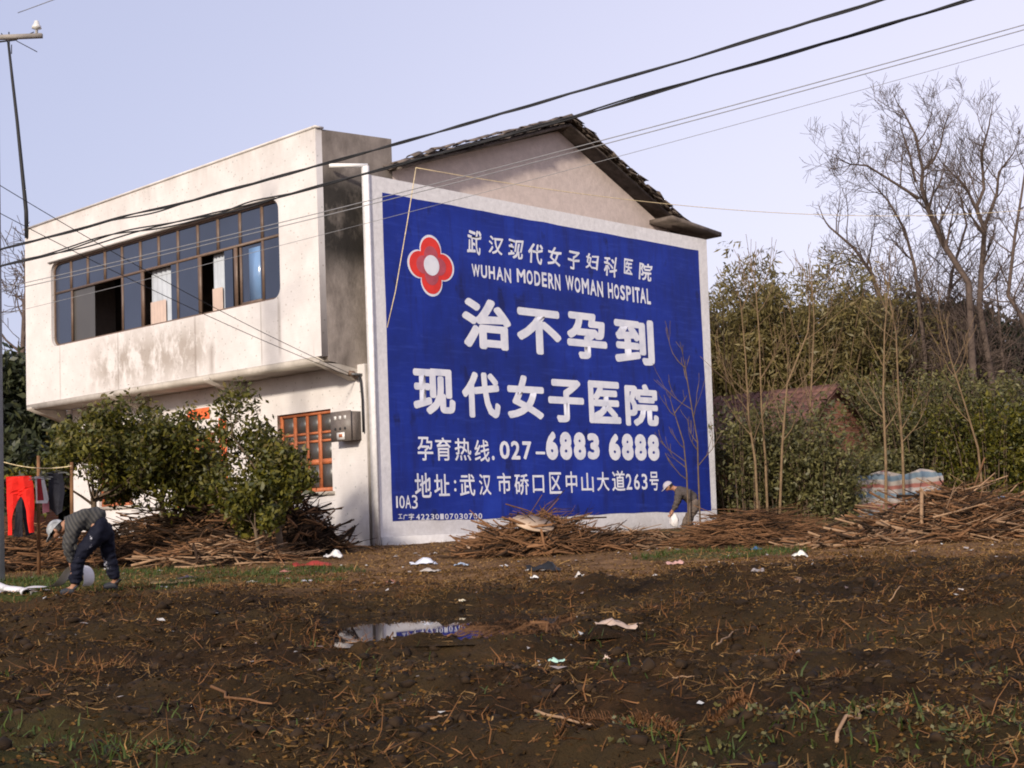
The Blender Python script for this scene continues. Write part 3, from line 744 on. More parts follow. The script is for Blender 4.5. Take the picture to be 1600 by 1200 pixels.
# television antenna mast behind the parapet
am = thing('antenna_mast', V(42, 352, 34.5)-Vector((0, 0, 0.8)), 'tall thin leaning antenna mast rising from the far end of the roof', 'antenna')
pts = [V(42, 372, 34.5), V(41, 330, 34.5), V(35, 270, 34.5), V(27, 190, 34.5), V(19, 120, 34.5), V(13, 66, 34.5)]
obj('mast', MB().tube(pts, [0.05, 0.05, 0.045, 0.04, 0.035, 0.03], 7), M['cable'], am)
b = MB(); top = V(13, 66, 34.5)
b.tube([V(-8, 66, 34.5), V(26, 62, 34.5)], 0.022, 5); b.tube([V(14, 50, 34.5), V(15, 82, 34.5)], 0.016, 5)
for p, q_ in (((26, 62), (53, 50)), ((26, 64), (58, 81)), ((12, 66), (2, 52)), ((18, 70), (18, 84))): b.tube([V(*p, 34.4), V(*q_, 34.2)], 0.012, 4)
obj('aerial', b, M['cable'], am)

#@@POLE@@
# utility pole at the left and the lines hung from it
PB = G(-8, 20.5)
UP = thing('utility_pole', PB, 'tall grey concrete utility pole at the left edge beside the washing', 'utility pole')
obj('post', MB().tube([PB-Vector((0, 0, .6)), PB+Vector((0, 0, 5)), PB+Vector((0, 0, 10.2))], [0.13, 0.11, 0.08], 14), M['polecon'], UP)
rt = Vector((_R0.x, _R0.y, 0)).normalized()
ztop = V(20, 36, 20.5).z
obj('crossarm', MB().obox(PB+Vector((0, 0, ztop-PB.z))+rt*0.0+Vector((0, -.14, 0)), rt, rt.cross(Vector((0, 0, 1))), (0, 0, 1), 0.66, 0.03, 0.03), M['concrete'], UP)
for s_ in (-0.58, 0.58):
    p = PB+Vector((0, -.14, ztop-PB.z))+rt*s_
    obj('insulator', MB().tube([p+Vector((0, 0, .04)), p+Vector((0, 0, .10)), p+Vector((0, 0, .11)), p+Vector((0, 0, .15)), p+Vector((0, 0, .16)), p+Vector((0, 0, .22))], [0.02, 0.02, 0.07, 0.06, 0.045, 0.03], 9), M['porcelain'], UP)
def hang(p0, p1, sag, n=40):
    p0, p1 = Vector(p0), Vector(p1)
    return [p0.lerp(p1, i/n)-Vector((0, 0, 4*sag*(i/n)*(1-i/n))) for i in range(n+1)]
def ext(p0, p1, k): return Vector(p0)+(Vector(p1)-Vector(p0))*k
def bundle(name, p0, p1, sag, strands, r, lab, twist=7, wob_=0.02, mat='cable', loops=()):
    t_ = thing(name, p0, lab, 'cable')
    base = hang(p0, p1, sag, 140)
    for s_ in range(strands):
        P = []
        for i, p in enumerate(base):
            a = i/140*twist*2*math.pi+s_*2*math.pi/strands; amp = wob_
            for (c0, wd, am_) in loops:
                amp += am_*math.exp(-((i/140-c0)/wd)**2)*(1 if s_ else 0.3)
            P.append(p+rt*(amp*0.3*math.cos(a))+Vector((0, 0, amp*math.sin(a+1.3*math.sin(i*.11+s_)))))
        obj('strand', MB().tube(P, r, 5), M[mat], t_)
    return t_
pa0, pa1 = V(-6, 391, 20.5), V(1370, -22, 15)
bundle('power_cable', pa0, ext(pa0, pa1, 1.5), 0.18, 3, 0.0105, 'upper thick black cable bundle crossing in front of the house from left edge to top', 8, 0.011, loops=((0.14, 0.035, 0.03),))
pb0, pb1 = V(-6, 417, 20.5), V(1510, -24, 15)
bundle('power_cable', pb0, ext(pb0, pb1, 1.4), 0.20, 3, 0.0105, 'lower thick black cable bundle crossing the window tops with loose loops', 7, 0.011, loops=((0.115, 0.05, 0.06), (0.22, 0.03, 0.03), (0.5, 0.05, 0.02)))
def line(name, P, r, mat, lab, cat='wire'):
    tag(obj(name, MB().tube(P, r, 4), M[mat], loc=tuple(P[0])), lab, cat)
c0, c1 = V(-6, 452, 20.5), V(1600, 22, 14.5); line('overhead_wire', hang(c0, ext(c0, c1, 1.3), 0.15), 0.006, 'wire', 'thin grey wire above its twin, passing over the gable to the right edge')
c0, c1 = V(-6, 458, 20.6), V(1600, 30, 14.8); line('overhead_wire', hang(c0, ext(c0, c1, 1.3), 0.15), 0.006, 'wire', 'thin grey wire just under its twin, passing over the gable to the right edge')
c0, c1 = V(28, 20, 20.5), V(75, 0, 19); line('overhead_wire', hang(c0, ext(c0, c1, 16), 0.1), 0.006, 'wire', 'short stretch of wire rising from the pole insulator at the top left corner')
c0, c1 = V(-6, 494, 20.4), V(1600, 60, 15.5); line('overhead_wire', hang(c0, ext(c0, c1, 1.25), 0.10), 0.0035, 'wire', 'pale thin wire sagging across the long window and the blue panel top')
line('service_wire', hang(V(-6, 286, 20.5), Vector((-0.2, 0.48, 3.2)), 0.12), 0.006, 'cable', 'upper thin service wire slanting down over the bay to the conduit')
line('service_wire', hang(V(-6, 330, 20.5), Vector((-0.2, 0.50, 3.16)), 0.10), 0.006, 'cable', 'lower thin service wire slanting down over the bay to the conduit')
rp = V(650, 262, 27.8)
line('rope', hang(rp, V(1660, 322, 40), 0.55), 0.008, 'rope', 'yellowish rope stretched from the gable to the bare trees at right', 'rope')
line('rope', [rp, V(636, 350, 27.3), V(618, 455, 26.9), V(605, 512, 26.75)], 0.009, 'rope', 'pale rope hanging down across the left margin of the blue panel', 'rope')

#@@TREES@@
# ------------------------------------------------------------------ TREES
def rvec(r): 
    while 1:
        v = Vector((r.uniform(-1, 1), r.uniform(-1, 1), r.uniform(-1, 1)))
        if 0.05 < v.length < 1: return v.normalized()
def limb(B, p, d, L, rad, lev, maxl, r, tips, spread=0.7, up=0.15, kids=(4, 7), wander=0.22, shrink=0.62, thin=0.004, first=0.3):
    n = 4 if lev < maxl else 3
    pts = [p.copy()]; rs = [rad]; d = d.normalized(); cur = p.copy()
    for i in range(n):
        d = (d + rvec(r)*wander + Vector((0, 0, up))).normalized()
        cur = cur + d*(L/n); pts.append(cur.copy()); rs.append(max(thin, rad*(1-0.72*(i+1)/n)))
    B.tube(pts, rs, 6 if lev == 0 else (4 if lev < 2 else 3), caps=False)
    if lev >= maxl: tips.append((pts[-1], d)); tips.append((pts[-2], d)); return
    for k in range(r.randint(*kids)):
        f = r.uniform(first, 1.0); i = min(n-1, int(f*n)); q = pts[i].lerp(pts[i+1], f*n-i)
        dd = (pts[i+1]-pts[i]).normalized()
        side = rvec(r); side = (side-dd*side.dot(dd)).normalized()
        nd = (dd*(1-spread*0.5)+side*spread).normalized()
        limb(B, q, nd, L*shrink*r.uniform(0.7, 1.15)*(1.15-0.4*f), rs[i]*0.62, lev+1, maxl, r, tips, spread, up, kids, wander, shrink, thin, first)
def guided(B, P, r0, r1, maxl, r, tips, nb=7, L=2.2, **k):
    """trunk or limb that follows the given points, with boughs growing off it"""
    n = len(P); rs = [r0+(r1-r0)*i/(n-1) for i in range(n)]
    B.tube(P, rs, 7, caps=False)
    for j in range(nb):
        f = r.uniform(0.25, 1.0)*(n-1); i = min(n-2, int(f)); q = P[i].lerp(P[i+1], f-i)
        dd = (P[i+1]-P[i]).normalized(); side = rvec(r); side = (side-dd*side.dot(dd)).normalized()
        limb(B, q, (dd*0.6+side*0.8), L*r.uniform(0.6, 1.2), max(0.012, rs[i]*0.45), 1, maxl, r, tips, **k)
    limb(B, P[-1], P[-1]-P[-2], L*0.5, r1, 1, maxl, r, tips, **k)
def leaves(centres, per, spread, size, rs, droop=0.0, aspect=2.2, flat=0.0):
    """leaf blades: one quad each, scattered round the given centres"""
    c = np.repeat(np.asarray(centres, float), per, 0); n = len(c)
    o = rs.normal(size=(n, 3)); o /= np.maximum(np.linalg.norm(o, axis=1), 1e-6)[:, None]
    c = c + o*(rs.rand(n, 1)**0.5)*spread*np.array([1, 1, 0.8])
    u = rs.normal(size=(n, 3)); u[:, 2] = u[:, 2]*(1-flat)-droop; u /= np.linalg.norm(u, axis=1)[:, None]
    w_ = rs.normal(size=(n, 3)); w_ -= u*(u*w_).sum(1)[:, None]; w_ /= np.linalg.norm(w_, axis=1)[:, None]
    s = size*(0.6+0.8*rs.rand(n, 1)); h = s/aspect
    v = np.stack([c-u*s/2, c+w_*h/2, c+u*s/2, c-w_*h/2], 1).reshape(-1, 3)
    b = MB(); b.add(v, np.arange(4*n).reshape(n, 4)); return b
def leafy_tree(name, base, height, crown_r, lab, group, seed, lm='leaf_dark', bark='bark', trunk_r=0.07, stem=0.35, per=28, spread=0.26, size=0.13, top=True, lev=2, kids=(5, 7), cat='tree', tipmat=None, multi=1, droop=0.2):
    r = random.Random(seed); rs = np.random.RandomState(seed)
    t_ = thing(name, base, lab, cat, group); B = MB(); tips = []
    for s_ in range(multi):
        d0 = Vector((r.uniform(-.1, .1), r.uniform(-.1, .1), 1)) if multi == 1 else Vector((r.uniform(-.45, .45), r.uniform(-.45, .45), 1))
        hs = height*stem; p1 = base+d0.normalized()*hs; P = [base-Vector((0, 0, .15)), base+d0.normalized()*hs*.5+Vector((r.uniform(-.04, .04), r.uniform(-.04, .04), 0)), p1]
        B.tube(P, [trunk_r*1.15, trunk_r, trunk_r*.85], 7, caps=False)
        L = height-hs
        for k in range(7 if multi == 1 else 4):
            a = r.uniform(0, 6.28); e = r.uniform(0.25, 1.1)
            q = p1.lerp(P[1], r.uniform(0, 0.45)) if k else p1
            d = Vector((math.cos(a)*math.cos(e), math.sin(a)*math.cos(e), math.sin(e))) if k else Vector((0, 0, 1))
            rr = crown_r*1.05 if e < 0.7 else L*0.85
            limb(B, q, d, min(rr, L*.95)*r.uniform(.6, .95), trunk_r*.5, 1, lev+1, r, tips, spread=0.8, up=0.06, kids=kids, shrink=0.55)
    obj('trunk', B, M[bark], t_)
    c = np.array([tuple(p) for p, d in tips]); bx = np.array([base.x, base.y, 0])
    c = c[c[:, 2] > base.z+height*0.16]
    obj('crown', leaves(c, per, spread, size, rs, droop), M[lm], t_)
    if tipmat:
        cc = c[c[:, 2] > np.percentile(c[:, 2], 45)]; cc = cc+np.array([0, 0, spread*.6])
        obj('young_leaves', leaves(cc, max(4, per//4), spread*.8, size*.95, rs, -.3), M[tipmat], t_)
    return t_
GT = 'small evergreen trees in front of the house'
def hgt(px, py, d, base): return V(px, py, d).z-base.z
for i, (px, d, ty, cr, lab, sd) in enumerate([
    (148, 24.2, 590, 1.4, 'leftmost small evergreen tree, straight trunk rising beside the bent worker', 11),
    (255, 24.8, 588, 1.2, 'bushy evergreen tree with yellowish top before the house door, second from left', 12),
    (312, 24.8, 660, 0.65, 'lower dark evergreen bush between the taller trees in front of the house', 13),
    (440, 23.6, 618, 1.0, 'rounded evergreen tree with reddish young leaves before the right ground floor window', 14)]):
    bs = G(px, d); h = hgt(px, ty, d, bs)
    leafy_tree('evergreen_tree', bs, h*1.0, cr, lab, GT, sd, stem=0.36 if i != 2 else .3, trunk_r=0.055, per=14, spread=0.25, size=0.10, tipmat='leaf_tip')
bs = G(403, 22.4); leafy_tree('evergreen_sapling', bs, 1.25, 0.4, 'thin young evergreen on a bare stem in front of the wood pile', GT, 21, stem=.45, trunk_r=0.03, per=12, spread=.16, size=.10, tipmat=None, kids=(3, 5))

# left backdrop: trees behind and beside the house
GB = 'trees behind the house at left'
for i, (px, d, ty, cr, lab) in enumerate([
    (-40, 40, 430, 3.0, 'tall dark evergreen tree at the left edge behind the pole'),
    (15, 43, 480, 2.6, 'dense dark tree left of the bay beyond the washing'),
    (60, 46, 600, 2.4, 'low dark tree under the far end of the bay')]):
    bs = G(px, d); h = hgt(px, ty, d, bs)
    leafy_tree('dark_tree', bs, h, cr, lab, GB, 40+i, lm='leaf_shade', trunk_r=.16, per=55, spread=.75, size=.28, stem=.15, kids=(4, 6))
def bare_tree(name, base, paths, lab, group, seed, r0=0.16, maxl=4, kids=9, L=2.2, bark='bark_grey', **k):
    r = random.Random(seed); t_ = thing(name, base, lab, 'tree', group); B = MB(); tips = []
    for (P, ra, rb, kk, LL) in paths: guided(B, P, ra, rb, maxl, r, tips, kk, LL, **k)
    obj('trunk', B, M[bark], t_); return t_, tips
for px, d, ty, sd, lab in ((28, 47, 330, 1, 'leafless tree with fine twigs left of the house roof'), (150, 52, 300, 2, 'leafless tree whose twig tips show over the long parapet'), (105, 55, 322, 3, 'leafless tree behind the left part of the parapet')):
    bs = G(px, d); h = hgt(px, ty, d, bs)
    P = [bs, bs+Vector((.2, .1, h*.3)), bs+Vector((.1, -.2, h*.55)), bs+Vector((.3, 0, h*.75))]
    bare_tree('bare_tree', bs, [(P, .16, .06, 12, 2.6)], lab, 'leafless trees behind the house', 60+sd, maxl=3, spread=.75, up=.12, kids=(4, 6), thin=.012)

# right: the tall leafless trees, drawn limb by limb
def c6(L, d, j=0.0):
    r = random.Random(len(L)+int(L[0][0])); o = r.uniform(-j, j); P = []
    for i, (x, y) in enumerate(L):
        y = y+max(0, 620-y)*.11
        P.append(V(1100+x/2.4, 100+y/2.4, d+o*i/len(L)))
    return P
GR = 'tall leafless trees at right'
dA = 44
bA = G(1524, dA)
bare_tree('bare_tree', bA, [
    ([bA]+c6([(1010, 1190), (992, 820), (900, 680), (842, 540), (815, 440), (820, 370), (792, 220), (750, 130)], dA), .125, .025, 16, 1.45),
    (c6([(805, 490), (725, 432), (612, 352), (545, 345)], dA, 1.5), .05, .02, 10, 1.4),
    (c6([(820, 372), (860, 330), (886, 270), (900, 190)], dA, 1.5), .05, .02, 8, 1.2),
    (c6([(792, 420), (770, 300), (740, 200)], dA, 1.5), .04, .02, 7, 1.1),
    (c6([(900, 690), (880, 600), (930, 480)], dA, 2), .05, .02, 9, 1.4)], 'tallest leafless tree at right with a long limb reaching left', GR, 71, maxl=3, spread=.8, up=.13, kids=(5, 7), thin=.0055)
bB = G(1548, 45)
bare_tree('bare_tree', bB, [
    ([bB]+c6([(1080, 1190), (1032, 900), (1052, 620), (1020, 530), (1050, 450), (1040, 300), (1070, 180)], 45), .115, .025, 15, 1.45),
    (c6([(1052, 610), (1098, 470), (1105, 380), (1160, 300)], 45, 1.5), .06, .02, 9, 1.3),
    (c6([(1020, 530), (980, 440), (900, 350)], 45, 1.5), .05, .02, 8, 1.2)], 'leafless tree with upright crown just right of the tallest one', GR, 72, maxl=3, spread=.8, up=.2, kids=(5, 7), thin=.0055)
bC = G(1600, 43)
bare_tree('bare_tree', bC, [([bC]+c6([(1240, 1100), (1200, 960), (1140, 870), (1165, 650), (1190, 480), (1210, 330)], 43), .09, .025, 16, 1.4)], 'leafless tree with a crooked trunk at the right edge', GR, 73, maxl=3, spread=.8, up=.12, kids=(5, 7), thin=.0055)
bD = G(1440, 46)
bare_tree('bare_tree', bD, [([bD]+c6([(830, 1100), (790, 760), (752, 620), (690, 500), (650, 450)], 46), .075, .02, 15, 1.3)], 'slimmer leafless tree left of the tallest one', GR, 74, maxl=3, spread=.8, up=.12, kids=(5, 7), thin=.0055)
bE = G(1385, 47)
bare_tree('bare_tree', bE, [([bE]+c6([(700, 1000), (625, 780), (562, 690), (470, 610)], 47), .10, .03, 13, 1.6)], 'leafless tree leaning left over the bamboo', GR, 75, maxl=3, spread=.8, up=.12, kids=(5, 7), thin=.0055)
bE = G(1478, 50)
bare_tree('bare_tree', bE, [([bE]+c6([(900, 1000), (930, 780), (985, 600), (960, 480)], 50), .085, .025, 18, 1.6)], 'leafless tree filling the gap between the two tallest trunks', GR, 76, maxl=3, spread=.85, up=.12, kids=(5, 7), thin=.0055)

for k_, (px, d, ty, lab) in enumerate([(1372, 46, 385, 'small dense leafless tree behind the brownish bamboo'), (1460, 46.5, 360, 'dense leafless tree with twiggy crown behind the slim one'), (1580, 45.5, 345, 'low dense leafless tree at right behind the crooked trunk'), (1528, 46, 400, 'twiggy leafless tree low between the two tall ones')]):
    bs = G(px, d); h = hgt(px, ty, d, bs)
    P = [bs, bs+Vector((.2, .1, h*.28)), bs+Vector((-.2, -.2, h*.5)), bs+Vector((.2, 0, h*.74))]
    bare_tree('bare_tree', bs, [(P, .09, .03, 30, 2.3)], lab, GR, 170+k_, maxl=3, spread=.85, up=.12, kids=(5, 7), thin=.008)

# bamboo and other thickets on the right
def thicket(name, base, h, rad, lab, group, seed, lm, n_st=26, per=26, spread=.45, size=.26, droop=.5, bark='bark_pale', thick=.02, lean=.25, low=.25, cat='bamboo'):
    """many thin stems springing from the ground, arching and leafy"""
    r = random.Random(seed); rs = np.random.RandomState(seed); t_ = thing(name, base, lab, cat, group); B = MB(); c = []
    for i in range(n_st):
        a = r.uniform(0, 6.28); q = rad*math.sqrt(r.random())*.75; p = base+Vector((math.cos(a)*q, math.sin(a)*q, -.1)); hh = h*1.12*r.uniform(.72, 1.0)*(1-.25*(q/rad)**2)
        out = Vector((math.cos(a), math.sin(a), 0)); k = r.uniform(0.3, 1.0)*lean; P = []
        for j in range(7):
            f = j/6; P.append(p+Vector((0, 0, hh*f*(1-.10*f*f)))+out*(k*hh*f**2.2))
        B.tube(P, [thick*(1-.8*j/6)+.003 for j in range(7)], 4, caps=False)
        for j in range(int(16)):
            f = r.uniform(low, 1)*6; jj = min(5, int(f)); c.append(tuple(P[jj].lerp(P[jj+1], f-jj)+Vector((r.gauss(0, .25), r.gauss(0, .25), r.gauss(0, .1)))))
    obj('stem', B, M[bark], t_); obj('foliage', leaves(c, per, spread, size, rs, droop, 4.5 if cat == 'bamboo' else 2.3), M[lm], t_)
    return t_
GBam = 'bamboo clumps beyond the painted wall'
for i, (px, d, ty, rad, lab) in enumerate([
    (1136, 45, 432, 1.5, 'olive bamboo clump right behind the edge of the painted wall'),
    (1192, 47, 438, 1.7, 'thin olive bamboo clump between the wall and the big rounded clump'),
    (1262, 45, 380, 2.6, 'big rounded olive bamboo clump, tallest of the row'),
    (1352, 47, 452, 2.2, 'lower brownish bamboo clump right of the big rounded one')]):
    bs = G(px, d); thicket('bamboo_clump', bs, hgt(px, ty, d, bs), rad, lab, GBam, 80+i, 'leaf_olive', n_st=110 if rad > 2.3 else 64, per=26 if rad > 2.3 else 22, spread=.42, size=.22)
GD = 'dark evergreen trees behind the leafless ones'
for i, (px, d, ty, cr, lab) in enumerate([
    (1300, 56, 455, 3.2, 'dark evergreen mass behind the shed roof'),
    (1415, 55, 430, 3.8, 'dark evergreen behind the slim leafless tree'),
    (1500, 50, 460, 2.8, 'deep green evergreen between the two tallest leafless trunks'),
    (1590, 52, 450, 3.2, 'dark evergreen at the right edge behind the crooked tree'),
    (1680, 55, 480, 3.2, 'dark evergreen just past the right edge'),
    (1205, 58, 500, 3.6, 'dark evergreen seen through the thin bamboo')]):
    bs = G(px, d); leafy_tree('evergreen_tree', bs, hgt(px, ty, d, bs), cr, lab, GD, 90+i, lm='leaf_shade', trunk_r=.18, per=50, spread=.8, size=.32, stem=.12, kids=(4, 6))
# shrubs
GS = 'green shrubs at right'
for i, (px, d, ty, rad, lm, lab) in enumerate([
    (1160, 36.0, 600, 1.25, 'leaf_mid', 'dark shrub touching the right edge of the painted wall'),
    (1232, 36.0, 610, 1.15, 'leaf_mid', 'broad leaved shrub in front of the shed roof'),
    (1285, 35.5, 670, .8, 'leaf_mid', 'small glossy shrub just left of the striped sheet'),
    (1350, 38.8, 690, .9, 'leaf_mid', 'yellow green shrub above the striped sheet'),
    (1440, 40, 540, 1.6, 'leaf_mid', 'upright green shrub left of the right wood heap'),
    (1495, 41, 560, 1.6, 'leaf_mid', 'tall green shrub behind the right wood heap'),
    (1550, 39, 600, 1.6, 'leaf_dark', 'wide shrub behind the blue and white bundles'),
    (1615, 39, 580, 1.5, 'leaf_dark', 'shrub cut by the right edge of the view'),
    (1395, 43, 545, 1.7, 'leaf_dark', 'dark shrub behind the two pale saplings')]):
    bs = G(px, d); thicket('shrub', bs, hgt(px, ty, d, bs), rad, lab, GS, 110+i, lm, n_st=40, per=(10 if i < 3 else 15), spread=.36, size=(.15 if i % 2 else .11), droop=.1, bark='bark', lean=.35, low=.12, cat='shrub')
# thin saplings
GP = 'thin leafless saplings at right'
def sapling(px0, d, path, lab, seed, r=.035, kids=9, L=1.3, bark='bark_pale'):
    bs = G(px0, d); P = [bs]+[V(x, y, d+random.Random(seed+i).uniform(-.2, .2)) for i, (x, y) in enumerate(path)]
    rr = random.Random(seed); t_ = thing('sapling', bs, lab, 'sapling', GP); B = MB(); tips = []
    guided(B, P, r, .010, 2, rr, tips, kids, L, spread=.45, up=.22, kids=(2, 4), thin=.006)
    obj('trunk', B, M[bark], t_)
sapling(1185, 34.5, [(1180, 720), (1170, 655), (1165, 560), (1158, 480)], 'pale sapling nearest the wall edge behind the brush', 1)
sapling(1200, 34.8, [(1196, 720), (1190, 640), (1186, 520), (1180, 440)], 'pale sapling second from the wall edge', 2)
sapling(1218, 34.2, [(1222, 700), (1230, 600), (1262, 520), (1268, 460)], 'pale forked sapling in front of the rounded bamboo', 3)
sapling(1385, 34.0, [(1384, 720), (1380, 620), (1382, 520), (1390, 430)], 'tall straight pale sapling right of the striped sheet', 4, .04)
sapling(1414, 35.0, [(1410, 700), (1404, 620), (1400, 520), (1385, 440)], 'pale sapling leaning left beside the right wood heap', 5, .04)
sapling(1540, 37.0, [(1528, 700), (1510, 640), (1485, 560), (1470, 500)], 'thin sapling leaning left over the right wood heap', 6)
sapling(1265, 38.0, [(1262, 700), (1268, 600), (1272, 500), (1268, 430)], 'slender sapling rising through the shed roof line', 7)
sapling(1140, 38.0, [(1138, 700), (1134, 600), (1130, 500)], 'slender sapling rising against the bamboo beside the wall', 8)
sapling(1076, 31.2, [(1073, 740), (1068, 690), (1052, 640)], 'bare whip standing before the blue panel left of the other one', 9, .02, 6, .8, 'bark')
sapling(1094, 31.0, [(1091, 740), (1090, 690), (1078, 620), (1070, 570)], 'bare whip standing before the blue panel close to the white margin', 10, .02, 7, .9, 'bark')

# ------------------------------------------------------------------ SHED, STRIPED SHEET, BRICK WALL
t = NT('rough_red_brick', 0.9, 0.15)
bk = t.n('TexBrick'); bk.inputs['Color1'].default_value = (0.28, 0.10, 0.055, 1); bk.inputs['Color2'].default_value = (0.20, 0.075, 0.045, 1); bk.inputs['Mortar'].default_value = (0.25, 0.2, 0.16, 1)
bk.inputs['Scale'].default_value = 1; bk.inputs['Brick Width'].default_value = .24; bk.inputs['Row Height'].default_value = .07; bk.inputs['Mortar Size'].default_value = .008
x, y, z = t.xyz(); cb = t.n('CombineXYZ'); t.l(t.math('ADD', x, y), cb.inputs[0]); t.l(z, cb.inputs[1]); t.l(cb.outputs[0], bk.inputs[0])
M['brick'] = t.color(t.mix(0.5, bk.outputs[0], t.mix(t.noise(2, 5), (0.12, 0.06, 0.04), (0.34, 0.16, 0.10))))
ap = V(1310, 606, 40); ea = V(1366, 670, 41)
SH = thing('brick_shed', (ap.x, ap.y+2, 0), 'old brick shed with red tiled roof half hidden by shrubs', 'shed')
SL = (ap.x, ap.y+2, 0)
hw = 2.3; ez = ap.z-1.45
me = plate([[(-hw, -.5), (hw, -.5), (hw, ez-.1), (0, ap.z-.12), (-hw, ez-.1)]], (ap.x, ap.y+.25, 0), (1, 0, 0), (0, 0, 1), (0, -1, 0), .2, SL, 'gable_wall')
obj('gable_wall', me, M['brick'], SH)
obj('side_wall', MB().box(ap.x-hw, ap.x-hw+.2, ap.y+.36, ap.y+5.5, -.5, ez-.12), M['brick'], SH)
M['redtile'] = simple('faded_red_roof_tile', (0.13, 0.066, 0.052), 0.4, 3, .9, .2, .5, .02)
for sgn_ in (-1, 1):
    rf = obj('roof', MB().add([(ap.x, ap.y, ap.z-.05), (ap.x+sgn_*(hw+.3), ap.y, ez-.22), (ap.x+sgn_*(hw+.3), ap.y+5.6, ez-.22), (ap.x, ap.y+5.6, ap.z-.05), (ap.x, ap.y, ap.z+.02), (ap.x+sgn_*(hw+.3), ap.y, ez-.15), (ap.x+sgn_*(hw+.3), ap.y+5.6, ez-.15), (ap.x, ap.y+5.6, ap.z+.02)],
             [(0, 3, 2, 1), (4, 5, 6, 7), (0, 1, 5, 4), (2, 3, 7, 6), (1, 2, 6, 5)]), M['redtile'], SH)
    d = Vector((sgn_*(hw+.3), 0, -(ap.z-ez+.17))); Ls = d.length; d.normalize(); nr = Vector((-d.z, 0, d.x)); nr = nr if nr.z > 0 else -nr
    tt = curved_tile((0, 0, 0), d, nr, .34, .24, .04).mesh('tile'); tv = np.array([v.co[:] for v in tt.vertices]); tf = [tuple(p.vertices) for p in tt.polygons]; st = MB()
    for r in range(int(Ls/.27)+1):
        for k in range(25): st.add(tv+np.array(Vector((ap.x, ap.y+.1+k*.225, ap.z+.05))+d*(.12+r*.27)+nr*rnd.uniform(-.01, .02)), tf)
    tag(obj('tile_field', st, M['redtile'], rf), kind='stuff')
# striped sheet
t = NT('red_white_blue_striped_sheet', .6, .3)
z = t.xyz()[2]; f = t.math('FRACT', t.math('MULTIPLY', t.math('ADD', z, t.math('MULTIPLY', t.noise(1.2, 3), .25)), 2.2))
M['stripe'] = t.color(t.ramp(f, [(0.0, (0.22, 0.085, 0.07)), (0.18, (0.22, 0.085, 0.07)), (0.24, (0.27, 0.24, 0.22)), (0.45, (0.27, 0.24, 0.22)), (0.52, (0.09, 0.13, 0.17)), (0.75, (0.09, 0.13, 0.17)), (0.82, (0.25, 0.22, 0.21))]))
b = MB(); nx, nz = 30, 14; v = []
for j in range(nz):
    for i in range(nx):
        p = V(1292+(1425-1292)*i/(nx-1), 0, 37.2); f = j/(nz-1)
        zt = V(1292, 744+4*math.sin(i*.5), 37.2).z
        v.append((p.x+.06*math.sin(i*.9+j*.4), p.y+.06*math.cos(i*1.1)+.05*math.sin(j), float(gz(p.x, p.y))+(zt-float(gz(p.x, p.y)))*f))
b.add(v, [(j*nx+i, j*nx+i+1, (j+1)*nx+i+1, (j+1)*nx+i) for j in range(nz-1) for i in range(nx-1)])
o = obj('striped_sheet', b, M['stripe'], loc=tuple(G(1360, 37.2)), smooth=True); tag(o, 'red, white and blue striped plastic sheet hung like a screen behind saplings', 'plastic sheet')
# brick stub beside the painted wall
p = G(1132, 37); BW = thing('brick_wall', p, 'low broken red brick wall just right of the painted wall', 'wall')
br = MB(); rr = random.Random(9)
brick0 = MB().box(-.115, .115, -.055, .055, -.03, .03).mesh('brick'); brick0.materials.append(M['brick'])
for r in range(15):
    for k in range(7):
        if r > 11 and rr.random() < .5: continue
        o = bpy.data.objects.new('brick', brick0); COL.objects.link(o); o.parent = BW
        o.location = ((k-3)*.245+(.12 if r % 2 else 0)+rr.uniform(-.01, .01), rr.uniform(-.015, .015), .03+r*.068); o.rotation_euler = (0, 0, rr.uniform(-.04, .04))
# brick outbuilding behind the washing at left
p = G(25, 38); OB = thing('brick_outbuilding', p, 'low brick outbuilding in the shade behind the washing', 'building')
obj('wall', MB().box(p.x-2.4, p.x+1.2, p.y, p.y+3, -.5, 1.9), M['brick'], OB)
obj('roof', MB().box(p.x-2.6, p.x+1.4, p.y-.2, p.y+3.2, 1.905, 2.05), M['rooftile'], OB)

#@@PILES@@
# ------------------------------------------------------------------ WOOD AND BRUSH PILES
def stick_mesh(seed, mat, bend=.09, k=5, twig=False):
    r = random.Random(seed); b = MB(); P = []
    for i in range(4): P.append(Vector((i/3-.5, r.uniform(-bend, bend), r.uniform(-bend, bend))))
    b.tube(P, [1.0*.018, .0165, .014, .010], k)
    if twig:
        for _ in range(6):
            i = r.choice((0, 1, 2)); f = r.random(); q0 = P[i].lerp(P[i+1], f); q1 = q0+Vector((r.uniform(.08, .2), r.uniform(-.12, .12), r.uniform(-.12, .12))); q2 = q1+Vector((r.uniform(.05, .15), r.uniform(-.1, .1), r.uniform(-.1, .1)))
            b.tube([q0, q1, q2], [.009, .006, .002], 3, caps=False)
    me = b.mesh('stick', smooth=True); me.materials.append(M[mat]); return me
SM = {k: [stick_mesh(i+hash_, k, (.03, .06, .10, .14, .05)[i]) for i in range(5)] for hash_, k in ((0, 'stick'), (20, 'stick_dark'), (40, 'stick_pale'))}
SMT = [stick_mesh(60+i, 'stick', .10, 4, True) for i in range(4)]
